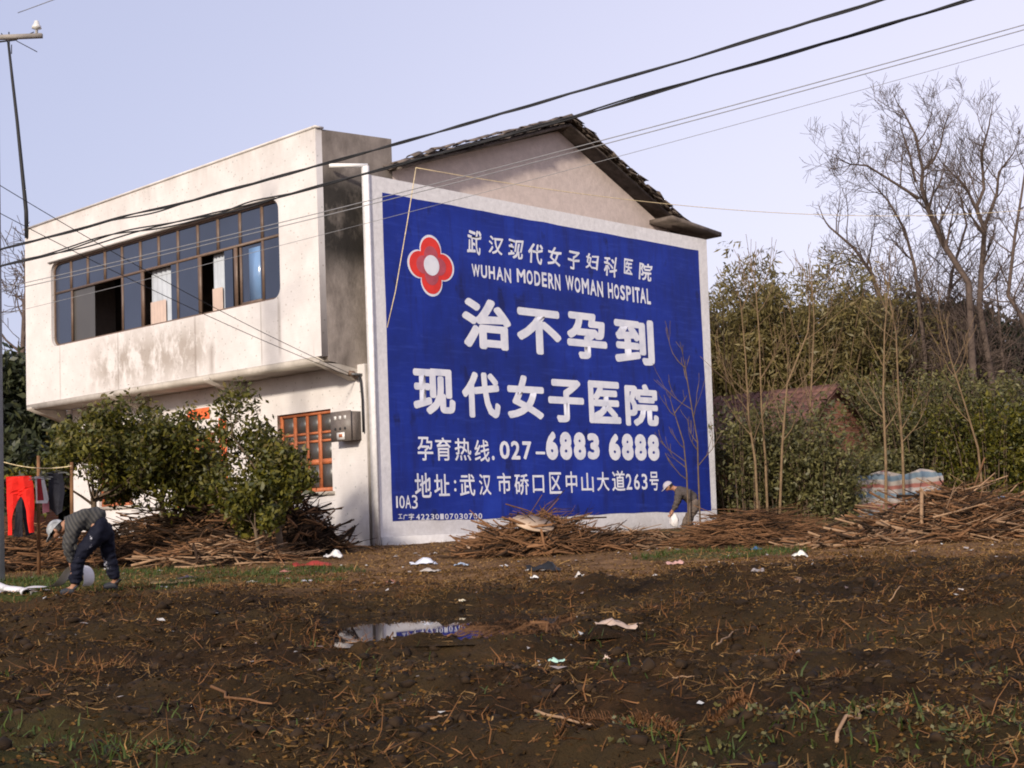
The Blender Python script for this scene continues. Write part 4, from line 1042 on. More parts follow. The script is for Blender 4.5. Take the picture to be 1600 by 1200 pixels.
def pile(name, lab, c, ra, rb, h, n, extra, lens, thick, seed, mats, group=None, align=None, tilt=.25, cat='wood pile', yawax=None):
    """sticks heaped on a mound; ra along the furrows, rb across"""
    r = random.Random(seed); t_ = thing(name, c, lab, cat, group)
    core = MB(); nu, nv = 20, 7; v = []
    for j in range(nv):
        for i in range(nu):
            q = 2*math.pi*i/nu; f = j/(nv-1); w_ = math.cos(f*math.pi/2)**.7*.86
            x, y = wf(ra*w_*math.cos(q), rb*w_*math.sin(q)); nz_ = vnoise(np.array([q*2.]), np.array([f*5.+seed]))[0]
            v.append((x-CP.x+c.x, y-CP.y+c.y, c.z-.08+h*.72*f*(.7+.6*nz_)))
    core.add(v, [(j*nu+i, j*nu+(i+1) % nu, (j+1)*nu+(i+1) % nu, (j+1)*nu+i) for j in range(nv-1) for i in range(nu)])
    obj('heap_core', core, M['stick_dark'], t_)
    st = {m_: MB() for m_ in mats}
    for i in range(n+extra):
        q = r.uniform(0, 6.283); rr = math.sqrt(r.random()); a, b_ = ra*rr*math.cos(q), rb*rr*math.sin(q)
        zz = h*max(0, (1-rr**1.6))*r.uniform(.45, 1.05) + thick
        x, y = wf(a, b_); P = Vector((x-CP.x, y-CP.y, zz))
        yaw = r.uniform(0, math.pi) if align is None else r.gauss(align, .55)
        L = r.uniform(*lens); pit = r.gauss(0, tilt)
        s = thick*r.choice((.45, .6, .8, 1.0, 1.0, 1.5))*r.uniform(.8, 1.2)/.017
        if i >= n and i % 2: s *= .5
        mk = r.choice(mats); me = r.choice(SM[mk]) if (r.random() < .45 or mk != 'stick') and not (i >= n and i % 2) else r.choice(SMT)
        mt = Matrix.Translation(P) @ Matrix.Rotation(yaw, 4, 'Z') @ Matrix.Rotation(pit, 4, 'Y') @ Matrix.Rotation(r.uniform(0, 6), 4, 'X') @ Matrix.Diagonal((L, s, s, 1))
        if i < n:
            o = bpy.data.objects.new('stick', me); COL.objects.link(o); o.parent = t_; o.matrix_basis = mt
        else:
            vv = np.array([(mt @ q_.co)[:] for q_ in me.vertices])+np.array(c); st[mk].add(vv, [tuple(p_.vertices) for p_ in me.polygons])
    for m_, b in st.items():
        if b.n: tag(obj('twig_tangle', b, M[m_], t_), kind='stuff')
    return t_
yR = -math.pi/2+YAW      # direction of the furrows
GWp = 'heaps of wood and brush along the house'
pile('wood_pile', 'dark heap of old boards and sticks under the trees in front of the house', G(330, 24.9), 2.2, 1.1, 1.05, 220, 800, (.5, 1.6), .014, 1, ['stick_dark', 'stick_dark', 'stick'], GWp, yR, .22)
pile('wood_pile', 'dark bushy heap reaching up below the right ground floor window', G(460, 24.6), .75, .7, 1.1, 110, 300, (.4, 1.1), .016, 2, ['stick_dark', 'stick_dark', 'stick'], GWp, None, .45)
pile('wood_pile', 'loose pale sticks lying before the dark heap near the thin young evergreen', G(355, 22.6), 1.15, .6, .42, 110, 120, (.4, 1.2), .014, 3, ['stick', 'stick_pale', 'stick_dark'], GWp, yR+.35, .18)
pile('wood_pile', 'low heap of dark sticks behind the bent worker', G(70, 23.6), 1.8, .8, .65, 100, 350, (.5, 1.4), .014, 4, ['stick_dark', 'stick'], GWp, yR, .25)
pile('brush_pile', 'brown brush heap at the foot of the blue panel with a round board on top', G(838, 21.9), 1.05, .65, .60, 150, 350, (.4, 1.2), .013, 5, ['stick', 'stick', 'stick_dark'], GWp, yR, .35)
pile('brush_pile', 'low spread of thin brown sticks along the right part of the painted wall', G(975, 22.6), 1.0, .5, .26, 140, 260, (.4, 1.2), .010, 6, ['stick', 'stick_pale', 'stick_dark'], GWp, yR, .12)
pile('brush_pile', 'dense heap of fine twigs just right of the painted wall', G(1180, 22.2), 1.15, .7, .56, 150, 600, (.4, 1.2), .007, 7, ['stick', 'stick', 'stick_dark'], GWp, yR, .15)
pile('wood_pile', 'big heap of crossed brown branches at the right edge', G(1490, 21.3), 1.6, .85, .74, 230, 700, (.4, 1.4), .014, 8, ['stick', 'stick', 'stick_pale', 'stick_dark'], GWp, yR, .3)
pile('wood_pile', 'low tail of branches running left from the big right heap', G(1335, 20.4), 1.0, .45, .20, 130, 250, (.4, 1.1), .011, 9, ['stick', 'stick_pale', 'stick_dark'], GWp, yR+.2, .12)
# sparse upright poles in the heaps
for px, d, x1, y1, lab in ((1438, 20.8, 1440, 768, 'single upright pole sticking out of the big right heap'),):
    b0 = G(px, d); tag(obj('pole', MB().tube([b0, V(x1, y1, d)], [.03, .025], 6), M['stick_pale'], loc=tuple(b0)), lab, 'stake')
# round board on the brush heap
M['board'] = simple('weathered_plywood', (0.42, 0.31, 0.22), .2, 3, .8, .2, .2)
c = V(834, 818, 21.5); b = MB(); n = 28
u = rt; nrm = (Vector((0, 0, 1))*.8-Vector((_F.x, _F.y, 0))*.45+rt*.22).normalized(); u = (rt-nrm*rt.dot(nrm)).normalized(); vv = nrm.cross(u)
v = [tuple(c+u*(.31*math.cos(2*math.pi*i/n))*(1+.05*math.sin(3*i))+vv*(.21*math.sin(2*math.pi*i/n))+nrm*s_*.012) for s_ in (-1, 1) for i in range(n)]
b.add(v, [tuple(range(n))[::-1], tuple(range(n, 2*n))]+[(i, (i+1) % n, n+(i+1) % n, n+i) for i in range(n)])
tag(obj('round_board', b, M['board'], loc=tuple(c)), 'tan oval board lying tilted on the brush heap below the blue panel', 'board')
# pale chunk left of the heap
def rock(name, c, sx, sy, sz, mat, lab, cat, seed, sub=2, flat=False):
    bm = bmesh.new(); bmesh.ops.create_icosphere(bm, subdivisions=sub, radius=1); r = random.Random(seed)
    off = Vector((r.random()*9, r.random()*9, r.random()*9))
    from mathutils import noise as mn
    for v in bm.verts:
        k = 1+.45*mn.noise(v.co*1.3+off)+.15*mn.noise(v.co*4+off); v.co = Vector((v.co.x*sx*k, v.co.y*sy*k, v.co.z*sz*k))
    me = bpy.data.meshes.new(name); bm.to_mesh(me); bm.free(); me.materials.append(mat)
    o = bpy.data.objects.new(name, me); COL.objects.link(o); o.location = c; o.rotation_euler = (0, 0, r.uniform(0, 6)); return tag(o, lab, cat)
M['pale_stone'] = simple('pale_brown_stone', (0.42, 0.30, 0.22), .25, 5, .85, .2, .4)
rock('stone', on(745, 862, .12), .22, .17, .16, M['pale_stone'], 'pale brown stone left of the brush heap under the blue panel', 'stone', 3, 3)


#@@LITTER@@
# ------------------------------------------------------------------ LITTER
def litter(name, px, py, w_, d_, h_, col, lab, cat, seed, rough=.5, var=.15):
    r = np.random.RandomState(seed); n = 9; c = on(px, py)
    a = np.linspace(-1, 1, n); AA2, BB2 = np.meshgrid(a, a)
    rad = np.sqrt(AA2**2+BB2**2); sc = 1-.28*np.clip(rad-.85, 0, 1)+.12*(r.rand(n, n)-.5)
    x = AA2*sc*w_/2*(1+.2*r.rand(n, n)); y = BB2*sc*d_/2*(1+.2*r.rand(n, n))
    th = r.rand()*6.28; ay = yR+r.uniform(-.4, .4)
    z = .75*h_*np.clip(np.abs(np.sin(AA2*2.1+th)*np.cos(BB2*1.9+th*.7))+.9*(r.rand(n, n)-.3), 0, 1.4)*np.clip(1.3-rad*.8, 0.05, 1)
    X = c.x+x*math.cos(ay)-y*math.sin(ay); Y = c.y+x*math.sin(ay)+y*math.cos(ay)
    zf = zfield(X, Y); Z = np.maximum(zf, zf.mean())+.012+z
    b = MB(); i = np.arange(n*n).reshape(n, n); b.add(np.stack([X, Y, Z], -1).reshape(-1, 3), np.stack([i[:-1, :-1], i[:-1, 1:], i[1:, 1:], i[1:, :-1]], -1).reshape(-1, 4))
    m_ = simple(name+'_'+str(seed), col, var, 12, rough, .35, .3)
    o = obj(name, b, m_, loc=(c.x, c.y, float(Z.min()))); tag(o, lab, cat)
LG = 'litter'
for k, a in enumerate([
    ('plastic_bag', 520, 874, .30, .2, .13, (.62, .60, .58), 'crumpled white plastic bag nearest the right end of the dark heap', 'plastic bag'),
    ('plastic_bag', 497, 868, .16, .14, .10, (.50, .52, .56), 'small grey white bag left of the crumpled white one', 'plastic bag'),
    ('red_cloth', 488, 884, .55, .22, .09, (.26, .03, .02), 'crumpled dark red cloth on the ground before the heap', 'cloth'),
    ('cloth_scrap', 445, 896, .16, .1, .03, (.45, .17, .14), 'faded pink scrap below the red cloth', 'scrap'),
    ('paper_scrap', 395, 911, .14, .08, .03, (.55, .50, .46), 'off white paper scrap on bare earth left of the puddle', 'paper'),
    ('paper_scrap', 480, 908, .14, .09, .04, (.58, .58, .62), 'bluish white scrap below the crumpled bags', 'paper'),
    ('plastic_bag', 662, 884, .36, .2, .09, (.58, .60, .66), 'largest white and pale blue plastic litter before the painted wall', 'plastic bag'),
    ('plastic_bag', 672, 893, .26, .12, .05, (.40, .36, .32), 'greyish bag half under the pale blue litter', 'plastic bag'),
    ('plastic_bag', 722, 886, .20, .12, .06, (.35, .42, .52), 'small blue and white wrapper right of the largest litter', 'wrapper'),
    ('brown_bag', 966, 986, .30, .14, .09, (.40, .30, .24), 'pale brown crumpled bag in the mud right of the puddle', 'bag'),
    ('black_bag', 850, 889, .42, .22, .12, (.012, .012, .013), 'black plastic bag lying before the brush heap', 'plastic bag'),
    ('paper_scrap', 835, 896, .10, .07, .04, (.66, .64, .60), 'tiny white scrap against the black bag', 'paper'),
    ('paper_scrap', 1250, 873, .20, .13, .10, (.68, .66, .58), 'white bowl shaped litter right of the twig heap', 'litter'),
    ('plastic_bag', 1055, 880, .22, .12, .06, (.48, .28, .24), 'pink scrap of plastic on the verge below the wall corner', 'scrap'),
    ('plastic_bag', 1105, 888, .26, .14, .05, (.32, .28, .28), 'grey film lying right of the pink scrap', 'plastic film'),
    ('plastic_bag', 1182, 890, .16, .2, .07, (.28, .25, .24), 'grey rag at the edge of the mud at right', 'rag'),
    ('green_bag', 872, 1020, .13, .09, .045, (.40, .62, .50), 'mint green and white packet in the mud', 'packet'),
    ('paper_scrap', 852, 1027, .09, .04, .02, (.62, .58, .55), 'white strip beside the mint green packet', 'paper'),
    ('yellow_sack', 268, 914, .55, .22, .05, (.38, .23, .07), 'flat mustard yellow sack on the ground right of the worker', 'sack'),
    ('dark_rag', 292, 905, .26, .12, .05, (.05, .04, .055), 'dark rag above the yellow sack', 'rag'),
    ('plastic_bag', 612, 905, .12, .1, .04, (.35, .15, .10), 'reddish scrap between the bags and the puddle', 'scrap'),
    ('paper_scrap', 905, 900, .10, .09, .07, (.5, .46, .42), 'upright white scrap right of the black bag', 'paper'),
    ('paper_scrap', 722, 925, .07, .06, .03, (.6, .52, .36), 'cream scrap above the puddle', 'paper'),
    ('paper_scrap', 1497, 943, .09, .05, .02, (.6, .55, .5), 'pale scrap far right in the mud', 'paper'),
    ('paper_scrap', 946, 1004, .05, .05, .03, (.55, .42, .33), 'pinkish chip below the pale brown bag', 'chip'),
    ('paper_scrap', 1050, 852, .12, .08, .04, (.6, .6, .58), 'white scrap in the grass at the wall corner', 'paper'),
    ('blue_bag', 1180, 862, .18, .1, .05, (.05, .12, .25), 'blue scrap at the foot of the twig heap', 'scrap'),
    ('blue_bag', 455, 858, .2, .15, .08, (.10, .16, .28), 'blue plastic scrap at the foot of the dark heap', 'scrap')]):
    nm, px, py, w_, d_, h_, col, lab, cat = a; litter(nm, px, py, w_, d_, h_, col, lab, cat, 200+k)
# dozens of tiny pale bits nobody could name
r = np.random.RandomState(5); n = 1100
aa = r.uniform(-7, 8, n); bb = np.where(r.rand(n) < .6, r.uniform(17, 24, n), r.uniform(7, 18, n)); X, Y = wf(aa, bb); Z = zfield(X, Y)+.01
s = .006+.03*r.rand(n)**2.5; th = r.uniform(0, 6.28, n); tl = r.normal(0, .5, (n, 4))
v = np.stack([np.stack([X+s*np.cos(th+k*1.57)*(1.6 if k % 2 else .8), Y+s*np.sin(th+k*1.57)*(1.6 if k % 2 else .8), Z+s*np.abs(tl[:, k])], -1) for k in range(4)], 1).reshape(-1, 3)
b = MB(); b.add(v, np.arange(4*n).reshape(n, 4))
tag(obj('litter_flecks', b, leafmat('pale_litter', (.2, .12, .1), (.7, .68, .66), .7, 0)), 'tiny pale bits of paper and plastic strewn over the ground', 'litter', kind='stuff')

# ------------------------------------------------------------------ GROUND COVER
def blades(n, samp, L, wd, rs, upr, segs=2, curve=.5):
    X, Y = samp(n, rs); n = len(X); Z = zfield(X, Y)
    az = rs.uniform(0, 6.283, n); el = upr(n, rs); Ln = L*(.4+rs.rand(n)*1.0); W = wd*(.6+.8*rs.rand(n))
    d = np.stack([np.cos(az)*np.cos(el), np.sin(az)*np.cos(el), np.sin(el)], -1); sd_ = np.stack([-np.sin(az), np.cos(az), rs.normal(0, .4, n)], -1)
    p = np.stack([X, Y, Z+.004], -1); cu = rs.normal(0, curve, (n, 3)); cu[:, 2] -= .3*curve
    P1 = p+d*(Ln*.5)[:, None]; P2 = p+(d+cu*.5)*(Ln)[:, None]; P2[:, 2] = np.maximum(P2[:, 2], Z+.002)
    sw = sd_*W[:, None]/2
    v = np.stack([p-sw, p+sw, P1+sw*.9, P1-sw*.9, P2+sw*.3, P2-sw*.3], 1).reshape(-1, 3); i = np.arange(n)[:, None]*6
    f = np.concatenate([i+np.array([0, 1, 2, 3]), i+np.array([3, 2, 4, 5])]); b = MB(); b.add(v, f); return b
def field_samp(amin, amax, bmin, bmax, thr=.5, sc=1.2):
    def f(n, rs):
        a = rs.uniform(amin, amax, n*3); bb_ = bmin+(bmax-bmin)*rs.rand(n*3)**1.0
        ok = (fbm(a*sc, bb_*sc*1.6, 4) + .12*rs.rand(n*3) > thr) & (puddle_mask(a, bb_) < -.05) & (np.abs(a) < bb_*.40+.8)
        a, bb_ = a[ok][:n], bb_[ok][:n]; return wf(a, bb_)
    return f
rs = np.random.RandomState(1)
lay = lambda n, r_: np.abs(r_.normal(0, .28, n))
b = blades(60000, field_samp(-7.5, 8, 5.2, 18.2, .60, 3.1), .075, .006, rs, lay)
tag(obj('dead_straw', b, M['straw']), 'mat of dead straw and stalks over the dark mud', 'straw', kind='stuff')
b = blades(20000, field_samp(-7.5, 8, 5.2, 18.2, .64, 1.7), .12, .007, rs, lambda n, r_: np.abs(r_.normal(.15, .4, n)))
tag(obj('dead_stalks', b, M['frond']), 'orange brown broken stalks scattered over the mud', 'straw', kind='stuff')
b = blades(15000, field_samp(-11, 14, 17.2, 27, .46, 1.8), .10, .010, rs, lay)
tag(obj('dead_leaves', b, M['straw']), 'dry leaves and chaff on the trodden earth before the house', 'leaves', kind='stuff')
def green_samp(n, rs):
    k = rs.choice(6, n*3, p=[.60, .08, .10, .04, .09, .09]); cs = np.array([(-6.4, 19.3, 4.4, 2.6), (2.7, 19.9, 1.2, .9), (-3.6, 6.4, 2.2, 1.5), (2.6, 6.6, 2.2, .9), (8, 26, 4, 3), (0, 9, 5, 3)])[k]
    q = rs.uniform(0, 6.283, n*3); rr_ = np.sqrt(rs.rand(n*3)); a = cs[:, 0]+cs[:, 2]*rr_*np.cos(q); bb_ = cs[:, 1]+cs[:, 3]*rr_*np.sin(q)
    ok = (fbm(a*1.7, bb_*1.9, 3) > np.where(k == 5, .66, .50)) & (puddle_mask(a, bb_) < -.1); return wf(a[ok][:n], bb_[ok][:n])
b = blades(16000, green_samp, .07, .008, rs, lambda n, r_: r_.uniform(.5, 1.4, n))
tag(obj('grass', b, M['grass']), 'short green grass and weeds on the verge and in the mud', 'grass', kind='stuff')
# flat crumbs: chaff, leaf bits and bark trodden into the soil
M['crumb'] = leafmat('brown_leaf_crumb', (0.010, 0.007, 0.002), (0.20, 0.10, 0.03), .9, .1, .1)
X, Y = field_samp(-7.8, 8.2, 5.2, 19.5, .47, 1.5)(70000, rs); c = np.stack([X, Y, zfield(X, Y)+.008], -1)
tag(obj('soil_crumbs', leaves(c, 1, .012, .026, rs, 0, 1.9, .75), M['crumb']), 'brown leaf crumbs and chaff trodden into the dark mud', 'leaf crumbs', kind='stuff')
X, Y = field_samp(-12, 15, 17.2, 26, .40, 1.1)(26000, rs); c = np.stack([X, Y, zfield(X, Y)+.008], -1)
tag(obj('yard_crumbs', leaves(c, 1, .012, .030, rs, 0, 2.2, .75), M['straw']), 'chaff and leaf crumbs on the reddish trodden verge', 'leaf crumbs', kind='stuff')
# low round leaved weeds near the camera
def weed_samp(n, rs):
    q = rs.choice(3, n); cs = np.array([(-3.4, 6.3, 1.6, 1.2), (1.4, 6.6, 1.3, .7), (3.0, 6.8, 1.4, .8)])[q]; X, Y = wf(cs[:, 0]+cs[:, 2]*rs.normal(0, .5, n), cs[:, 1]+cs[:, 3]*rs.normal(0, .5, n)); return X, Y
X, Y = weed_samp(420, rs); c = np.stack([X, Y, zfield(X, Y)+.02], -1)
tag(obj('weeds', leaves(c, 7, .045, .028, rs, -.2, 1.6), M['leaf_mid']), 'tiny leafy weeds in the mud of the foreground', 'weeds', kind='stuff')
# clods
n = 11000; a = rs.uniform(-7.5, 8, n*2); bb_ = rs.uniform(5.2, 18, n*2); ok = (puddle_mask(a, bb_) < .0) & (np.abs(a) < bb_*.40+.8) & (fbm(a*1.1, bb_*2, 3) > .44); a = a[ok][:n]; bb_ = bb_[ok][:n]; n = len(a)
X, Y = wf(a, bb_); Z = zfield(X, Y)
bm = bmesh.new(); bmesh.ops.create_icosphere(bm, subdivisions=1, radius=1); iv = np.array([v.co[:] for v in bm.verts]); bm.faces.ensure_lookup_table(); itf = np.array([[v.index for v in f.verts] for f in bm.faces]); bm.free()
sz = .006+.034*rs.rand(n)**3; vv = iv[None]*(sz[:, None, None])*(1+.75*rs.normal(0, .5, (n, len(iv), 1)).clip(-1, 1))*np.array([1.2, 1.2, .8])
vv = vv+np.stack([X, Y, Z+.004], -1)[:, None]; ff = (itf[None]+(np.arange(n)*len(iv))[:, None, None]).reshape(-1, 3)
b = MB(); b.add(vv.reshape(-1, 3), ff)
M['clod'] = simple('dark_soil_clod', (0.024, 0.014, 0.007), .6, 2.5, .9, .2, .5)
tag(obj('soil_clods', b, M['clod']), 'crumbled clods of dark soil over the field', 'soil', kind='stuff')

# sticks lying singly in the mud, dead fronds
def ground_stick(p, q, r0, mat, lab, bendy=.05, nm='stick', cat='stick'):
    P0, P1 = on(*p), on(*q); rr = random.Random(int(p[0])); P = []
    for i in range(7):
        f = i/6; c = P0.lerp(P1, f)+Vector((rr.uniform(-1, 1), rr.uniform(-1, 1), 0))*bendy*(P1-P0).length*(1 if 0 < i < 6 else 0)
        c.z = max(float(zfield(c.x, c.y)), float(gz(c.x, c.y))-.02)+r0+.004; P.append(c)
    tag(obj(nm, MB().tube(P, [r0*(1-.5*i/6) for i in range(7)], 6), M[mat], loc=tuple(P0), smooth=True), lab, cat, 'single sticks in the mud')
for p, q_, r0, mt, lab in [
    ((836, 1115), (932, 1133), .009, 'stick_pale', 'pale straight stick left of the dead frond at the bottom'),
    ((1308, 1165), (1368, 1132), .010, 'stick_pale', 'curved pale stick at the bottom right'),
    ((1400, 1118), (1470, 1126), .007, 'stick_pale', 'thin pale root lying at lower right'),
    ((1120, 1005), (1155, 982), .008, 'stick_pale', 'short pale stick right of centre in the mud'),
    ((860, 1105), (898, 1086), .007, 'stick', 'brown twig above the pale straight stick'),
    ((330, 1082), (425, 1098), .010, 'stick', 'grey brown stick low in the left half of the field'),
    ((230, 1068), (262, 1076), .007, 'stick', 'short brown twig in the left half of the field'),
    ((1050, 1060), (1085, 1055), .006, 'stick_pale', 'small pale twig below the centre of the mud'),
    ((982, 975), (1005, 972), .008, 'stick_pale', 'stub of stick poking from the pale brown bag'),
    ((1390, 950), (1425, 944), .006, 'stick_pale', 'thin straw coloured stick at middle right'),
    ((672, 1122), (700, 1120), .006, 'stick_pale', 'tiny pale stick at the bottom centre'),
    ((1242, 902), (1250, 915), .012, 'stick_pale', 'pale chip of wood at the mud edge'),
    ((1355, 1080), (1375, 1075), .006, 'stick_pale', 'little twig above the lower right root'),
    ((160, 980), (250, 984), .007, 'stick', 'long thin stalk lying in the left field'),
    ((300, 965), (420, 975), .006, 'stick', 'long thin stalk left of the puddle'),
    ((540, 1002), (585, 1002), .005, 'stick_pale', 'straw coloured stalk below the left end of the puddle'),
    ((700, 1000), (735, 988), .010, 'stick', 'brown chip at the near edge of the puddle'),
    ((1020, 1150), (1060, 1120), .007, 'stick', 'brown twig crossing the dead frond'),
    ((930, 830), (1000, 838), .014, 'stick_pale', 'pale branch in front of the low sticks')]:
    ground_stick(p, q_, r0, mt, lab)
for p, q_, s_, lab in [
    ((868, 1172), (1048, 1118), .10, 'largest dead orange conifer frond in the foreground'),
    ((975, 1150), (1060, 1165), .08, 'short dead frond crossing the right end of the largest one'),
    ((1108, 1155), (1190, 1142), .08, 'dead frond with drooping needles right of the largest one'),
    ((1270, 1062), (1345, 1048), .08, 'dead frond standing out at right centre of the mud'),
    ((1180, 1068), (1250, 1040), .07, 'dead frond left of the one at right centre'),
    ((830, 1000), (868, 970), .10, 'rust coloured frond tuft at the right end of the puddle'),
    ((1290, 1000), (1310, 985), .07, 'small frond in the upper right of the mud'),
    ((470, 1010), (500, 985), .06, 'small dead tuft below the left end of the puddle')]:
    P0, P1 = on(*p), on(*q_); rr = random.Random(int(p[0])); b = MB(); n = 46; P = []
    ax = (P1-P0).normalized(); pr = ax.cross(Vector((0, 0, 1)))
    for i in range(n):
        f = i/(n-1); c = P0.lerp(P1, f); c.z = float(zfield(c.x, c.y))+.03+.03*math.sin(f*3.1); P.append(c)
    b.tube(P, .005, 4)
    for i in range(n):
        for sg in (-1, 1):
            for _ in range(2):
                Ln = s_*rr.uniform(.5, 1)*(.5+.5*math.sin(.3+2.6*i/n)); e = P[i]+pr*sg*Ln*.7+ax*Ln*rr.uniform(.1, .7)+Vector((0, 0, rr.uniform(-.03, .05)))
                m_ = P[i].lerp(e, .5)+Vector((0, 0, .015)); wv = ax*.0028
                b.add([tuple(P[i]-wv), tuple(P[i]+wv), tuple(m_+wv), tuple(m_-wv), tuple(e)], [(0, 1, 2, 3), (3, 2, 4)])
    tag(obj('dead_frond', b, M['frond'], loc=tuple(P0)), lab, 'dead frond', 'dead conifer fronds in the mud')

#@@PEOPLE@@
# ------------------------------------------------------------------ WASHING
M['redcloth'] = simple('bright_red_knit', (0.62, 0.018, 0.012), .2, 6, .8, .2, .2)
M['darkcloth'] = simple('black_cloth', (0.022, 0.022, 0.028), .3, 6, .9, .1, .2)
M['whitecloth'] = simple('white_cloth', (0.6, 0.57, 0.56), .1, 6, .8, .1, .2)
M['maroon'] = simple('maroon_cloth', (0.22, 0.02, 0.025), .2, 6, .8, .1, .2)
M['pinkcloth'] = simple('pink_cloth', (0.5, 0.2, 0.24), .2, 6, .8, .1, .2)
DW = 21.5
def cloth(name, outline, lab, cat, mat, seed, d=DW, group=None, extra=()):
    """garment cut to an outline with real thickness and soft folds"""
    O = V(outline[0][0], outline[0][1], d); k = d/FPX
    def loc2(pts): return [((x-outline[0][0])*k, -(y-outline[0][1])*k) for x, y in pts]
    me = plate([loc2(outline)], (0, 0, 0), (1, 0, 0), (0, 1, 0), (0, 0, 1), .012)
    bm = bmesh.new(); bm.from_mesh(me)
    bmesh.ops.triangulate(bm, faces=bm.faces[:])
    bmesh.ops.subdivide_edges(bm, edges=bm.edges[:], cuts=3, use_grid_fill=True)
    r = random.Random(seed); ph = r.uniform(0, 6)
    for v in bm.verts:
        x, y, z = v.co; zz = z+.034*math.sin(x*28+ph+y*3)+.02*math.sin(y*11+ph+x*6)
        v.co = rt*x+Vector((0, 0, 1))*y-Vector((_F.x, _F.y, 0))*zz
    bm.to_mesh(me); bm.free(); me.materials.append(mat)
    t_ = thing(name, O, lab, cat, group); o = bpy.data.objects.new('fabric', me); COL.objects.link(o); o.parent = t_
    hx = sum(p[0] for p in outline)/len(outline); hp = V(hx, min(p[1] for p in outline)+1, d)
    obj('hanger', MB().tube([hp+Vector((0, 0, .10)), hp+Vector((0, 0, .03)), hp-rt*.16, hp+rt*.16, hp+Vector((0, 0, .03))], .006, 4), M['metal'], t_)
    return t_
cloth('long_johns', [(11, 745), (48, 745), (52, 760), (52, 800), (53, 833), (46, 834), (42, 800), (36, 783), (31, 776), (26, 784), (20, 810), (17, 836), (10, 836), (11, 800), (9, 770)], 'bright red long johns hanging on the washing line', 'trousers', M['redcloth'], 1)
cloth('dark_trousers', [(27, 762), (47, 762), (50, 800), (52, 835), (40, 838), (37, 800), (33, 839), (21, 838), (24, 800)], 'black trousers hanging behind the red long johns', 'trousers', M['darkcloth'], 2, DW+.35)
cloth('shirt', [(56, 745), (68, 745), (74, 780), (72, 787), (56, 786)], 'white and maroon garment hanging right of the red long johns', 'shirt', M['whitecloth'], 3)
cloth('maroon_top', [(60, 748), (65, 748), (68, 782), (57, 782)], 'narrow maroon cloth over the white garment', 'cloth', M['maroon'], 4, DW-.08)
cloth('pink_towel', [(66, 770), (76, 785), (77, 800), (67, 802)], 'pink towel below the white garment', 'towel', M['pinkcloth'], 5, DW+.15)
cloth('dark_coat', [(74, 740), (96, 738), (100, 770), (97, 800), (88, 806), (76, 795)], 'black coat hanging at the right end of the washing line', 'coat', M['darkcloth'], 6, DW+.1)
line('clothes_line', hang(V(6, 722, DW), V(112, 728, DW+.1), .06, 16), .008, 'rope', 'drooping washing line strung from the concrete pole', 'clothes line')
b0 = G(60, DW+.6); tag(obj('line_post', MB().tube([b0, V(60, 712, DW+.6)], [.03, .025], 7), M['stick'], loc=tuple(b0)), 'thin pale post carrying the washing line beside the garments', 'post')
b0 = G(112, DW+.2); tag(obj('line_post', MB().tube([b0, V(112, 722, DW+.2)], [.03, .025], 7), M['stick'], loc=tuple(b0)), 'brown post holding the right end of the washing line', 'post')

# ------------------------------------------------------------------ PEOPLE
def skin(name, J, E, parent, mat, sub=2, root=0, crease=0):
    """one continuous surface grown from a skeleton of joints with radii"""
    L = rootloc(parent); names = list(J); bm = bmesh.new(); ly = bm.verts.layers.skin.verify(); vs = {}
    for i, k in enumerate(names):
        v = bm.verts.new(Vector(J[k][0])-L); r = J[k][1]; v[ly].radius = r if isinstance(r, tuple) else (r, r); v[ly].use_root = (i == root); vs[k] = v
    for a, b in E: bm.edges.new((vs[a], vs[b]))
    me = bpy.data.meshes.new('tmp'); bm.to_mesh(me); bm.free()
    o = bpy.data.objects.new('tmp', me); COL.objects.link(o)
    o.modifiers.new('s', 'SKIN').use_smooth_shade = True; sm_ = o.modifiers.new('u', 'SUBSURF'); sm_.levels = sub; sm_.render_levels = sub
    bpy.context.view_layer.update(); m2 = bpy.data.meshes.new_from_object(o.evaluated_get(bpy.context.evaluated_depsgraph_get()))
    bpy.data.objects.remove(o); m2.name = name; m2.materials.clear(); m2.materials.append(mat)
    if crease:
        from mathutils import noise as mn
        for v in m2.vertices: v.co += v.normal*crease*(mn.noise(Vector((v.co.x*11, v.co.y*11, v.co.z*26)))+.6*mn.noise(v.co*31))
    q = bpy.data.objects.new(name, m2); COL.objects.link(q); q.parent = parent; return q
M['skin'] = simple('tanned_skin', (0.30, 0.15, 0.09), .12, 6, .55, .35, 0)
M['hair'] = simple('black_hair', (0.012, 0.010, 0.009), .3, 40, .5, .3, .3)
t = NT('striped_knit_sweater', .85, .15)
z = t.n('SeparateXYZ'); t.l(t.n('TexCoord').outputs['Object'], z.inputs[0])
M['shoe'] = simple('dark_canvas_shoe', (0.02, 0.022, 0.03), .3, 8, .7, .3, .1)
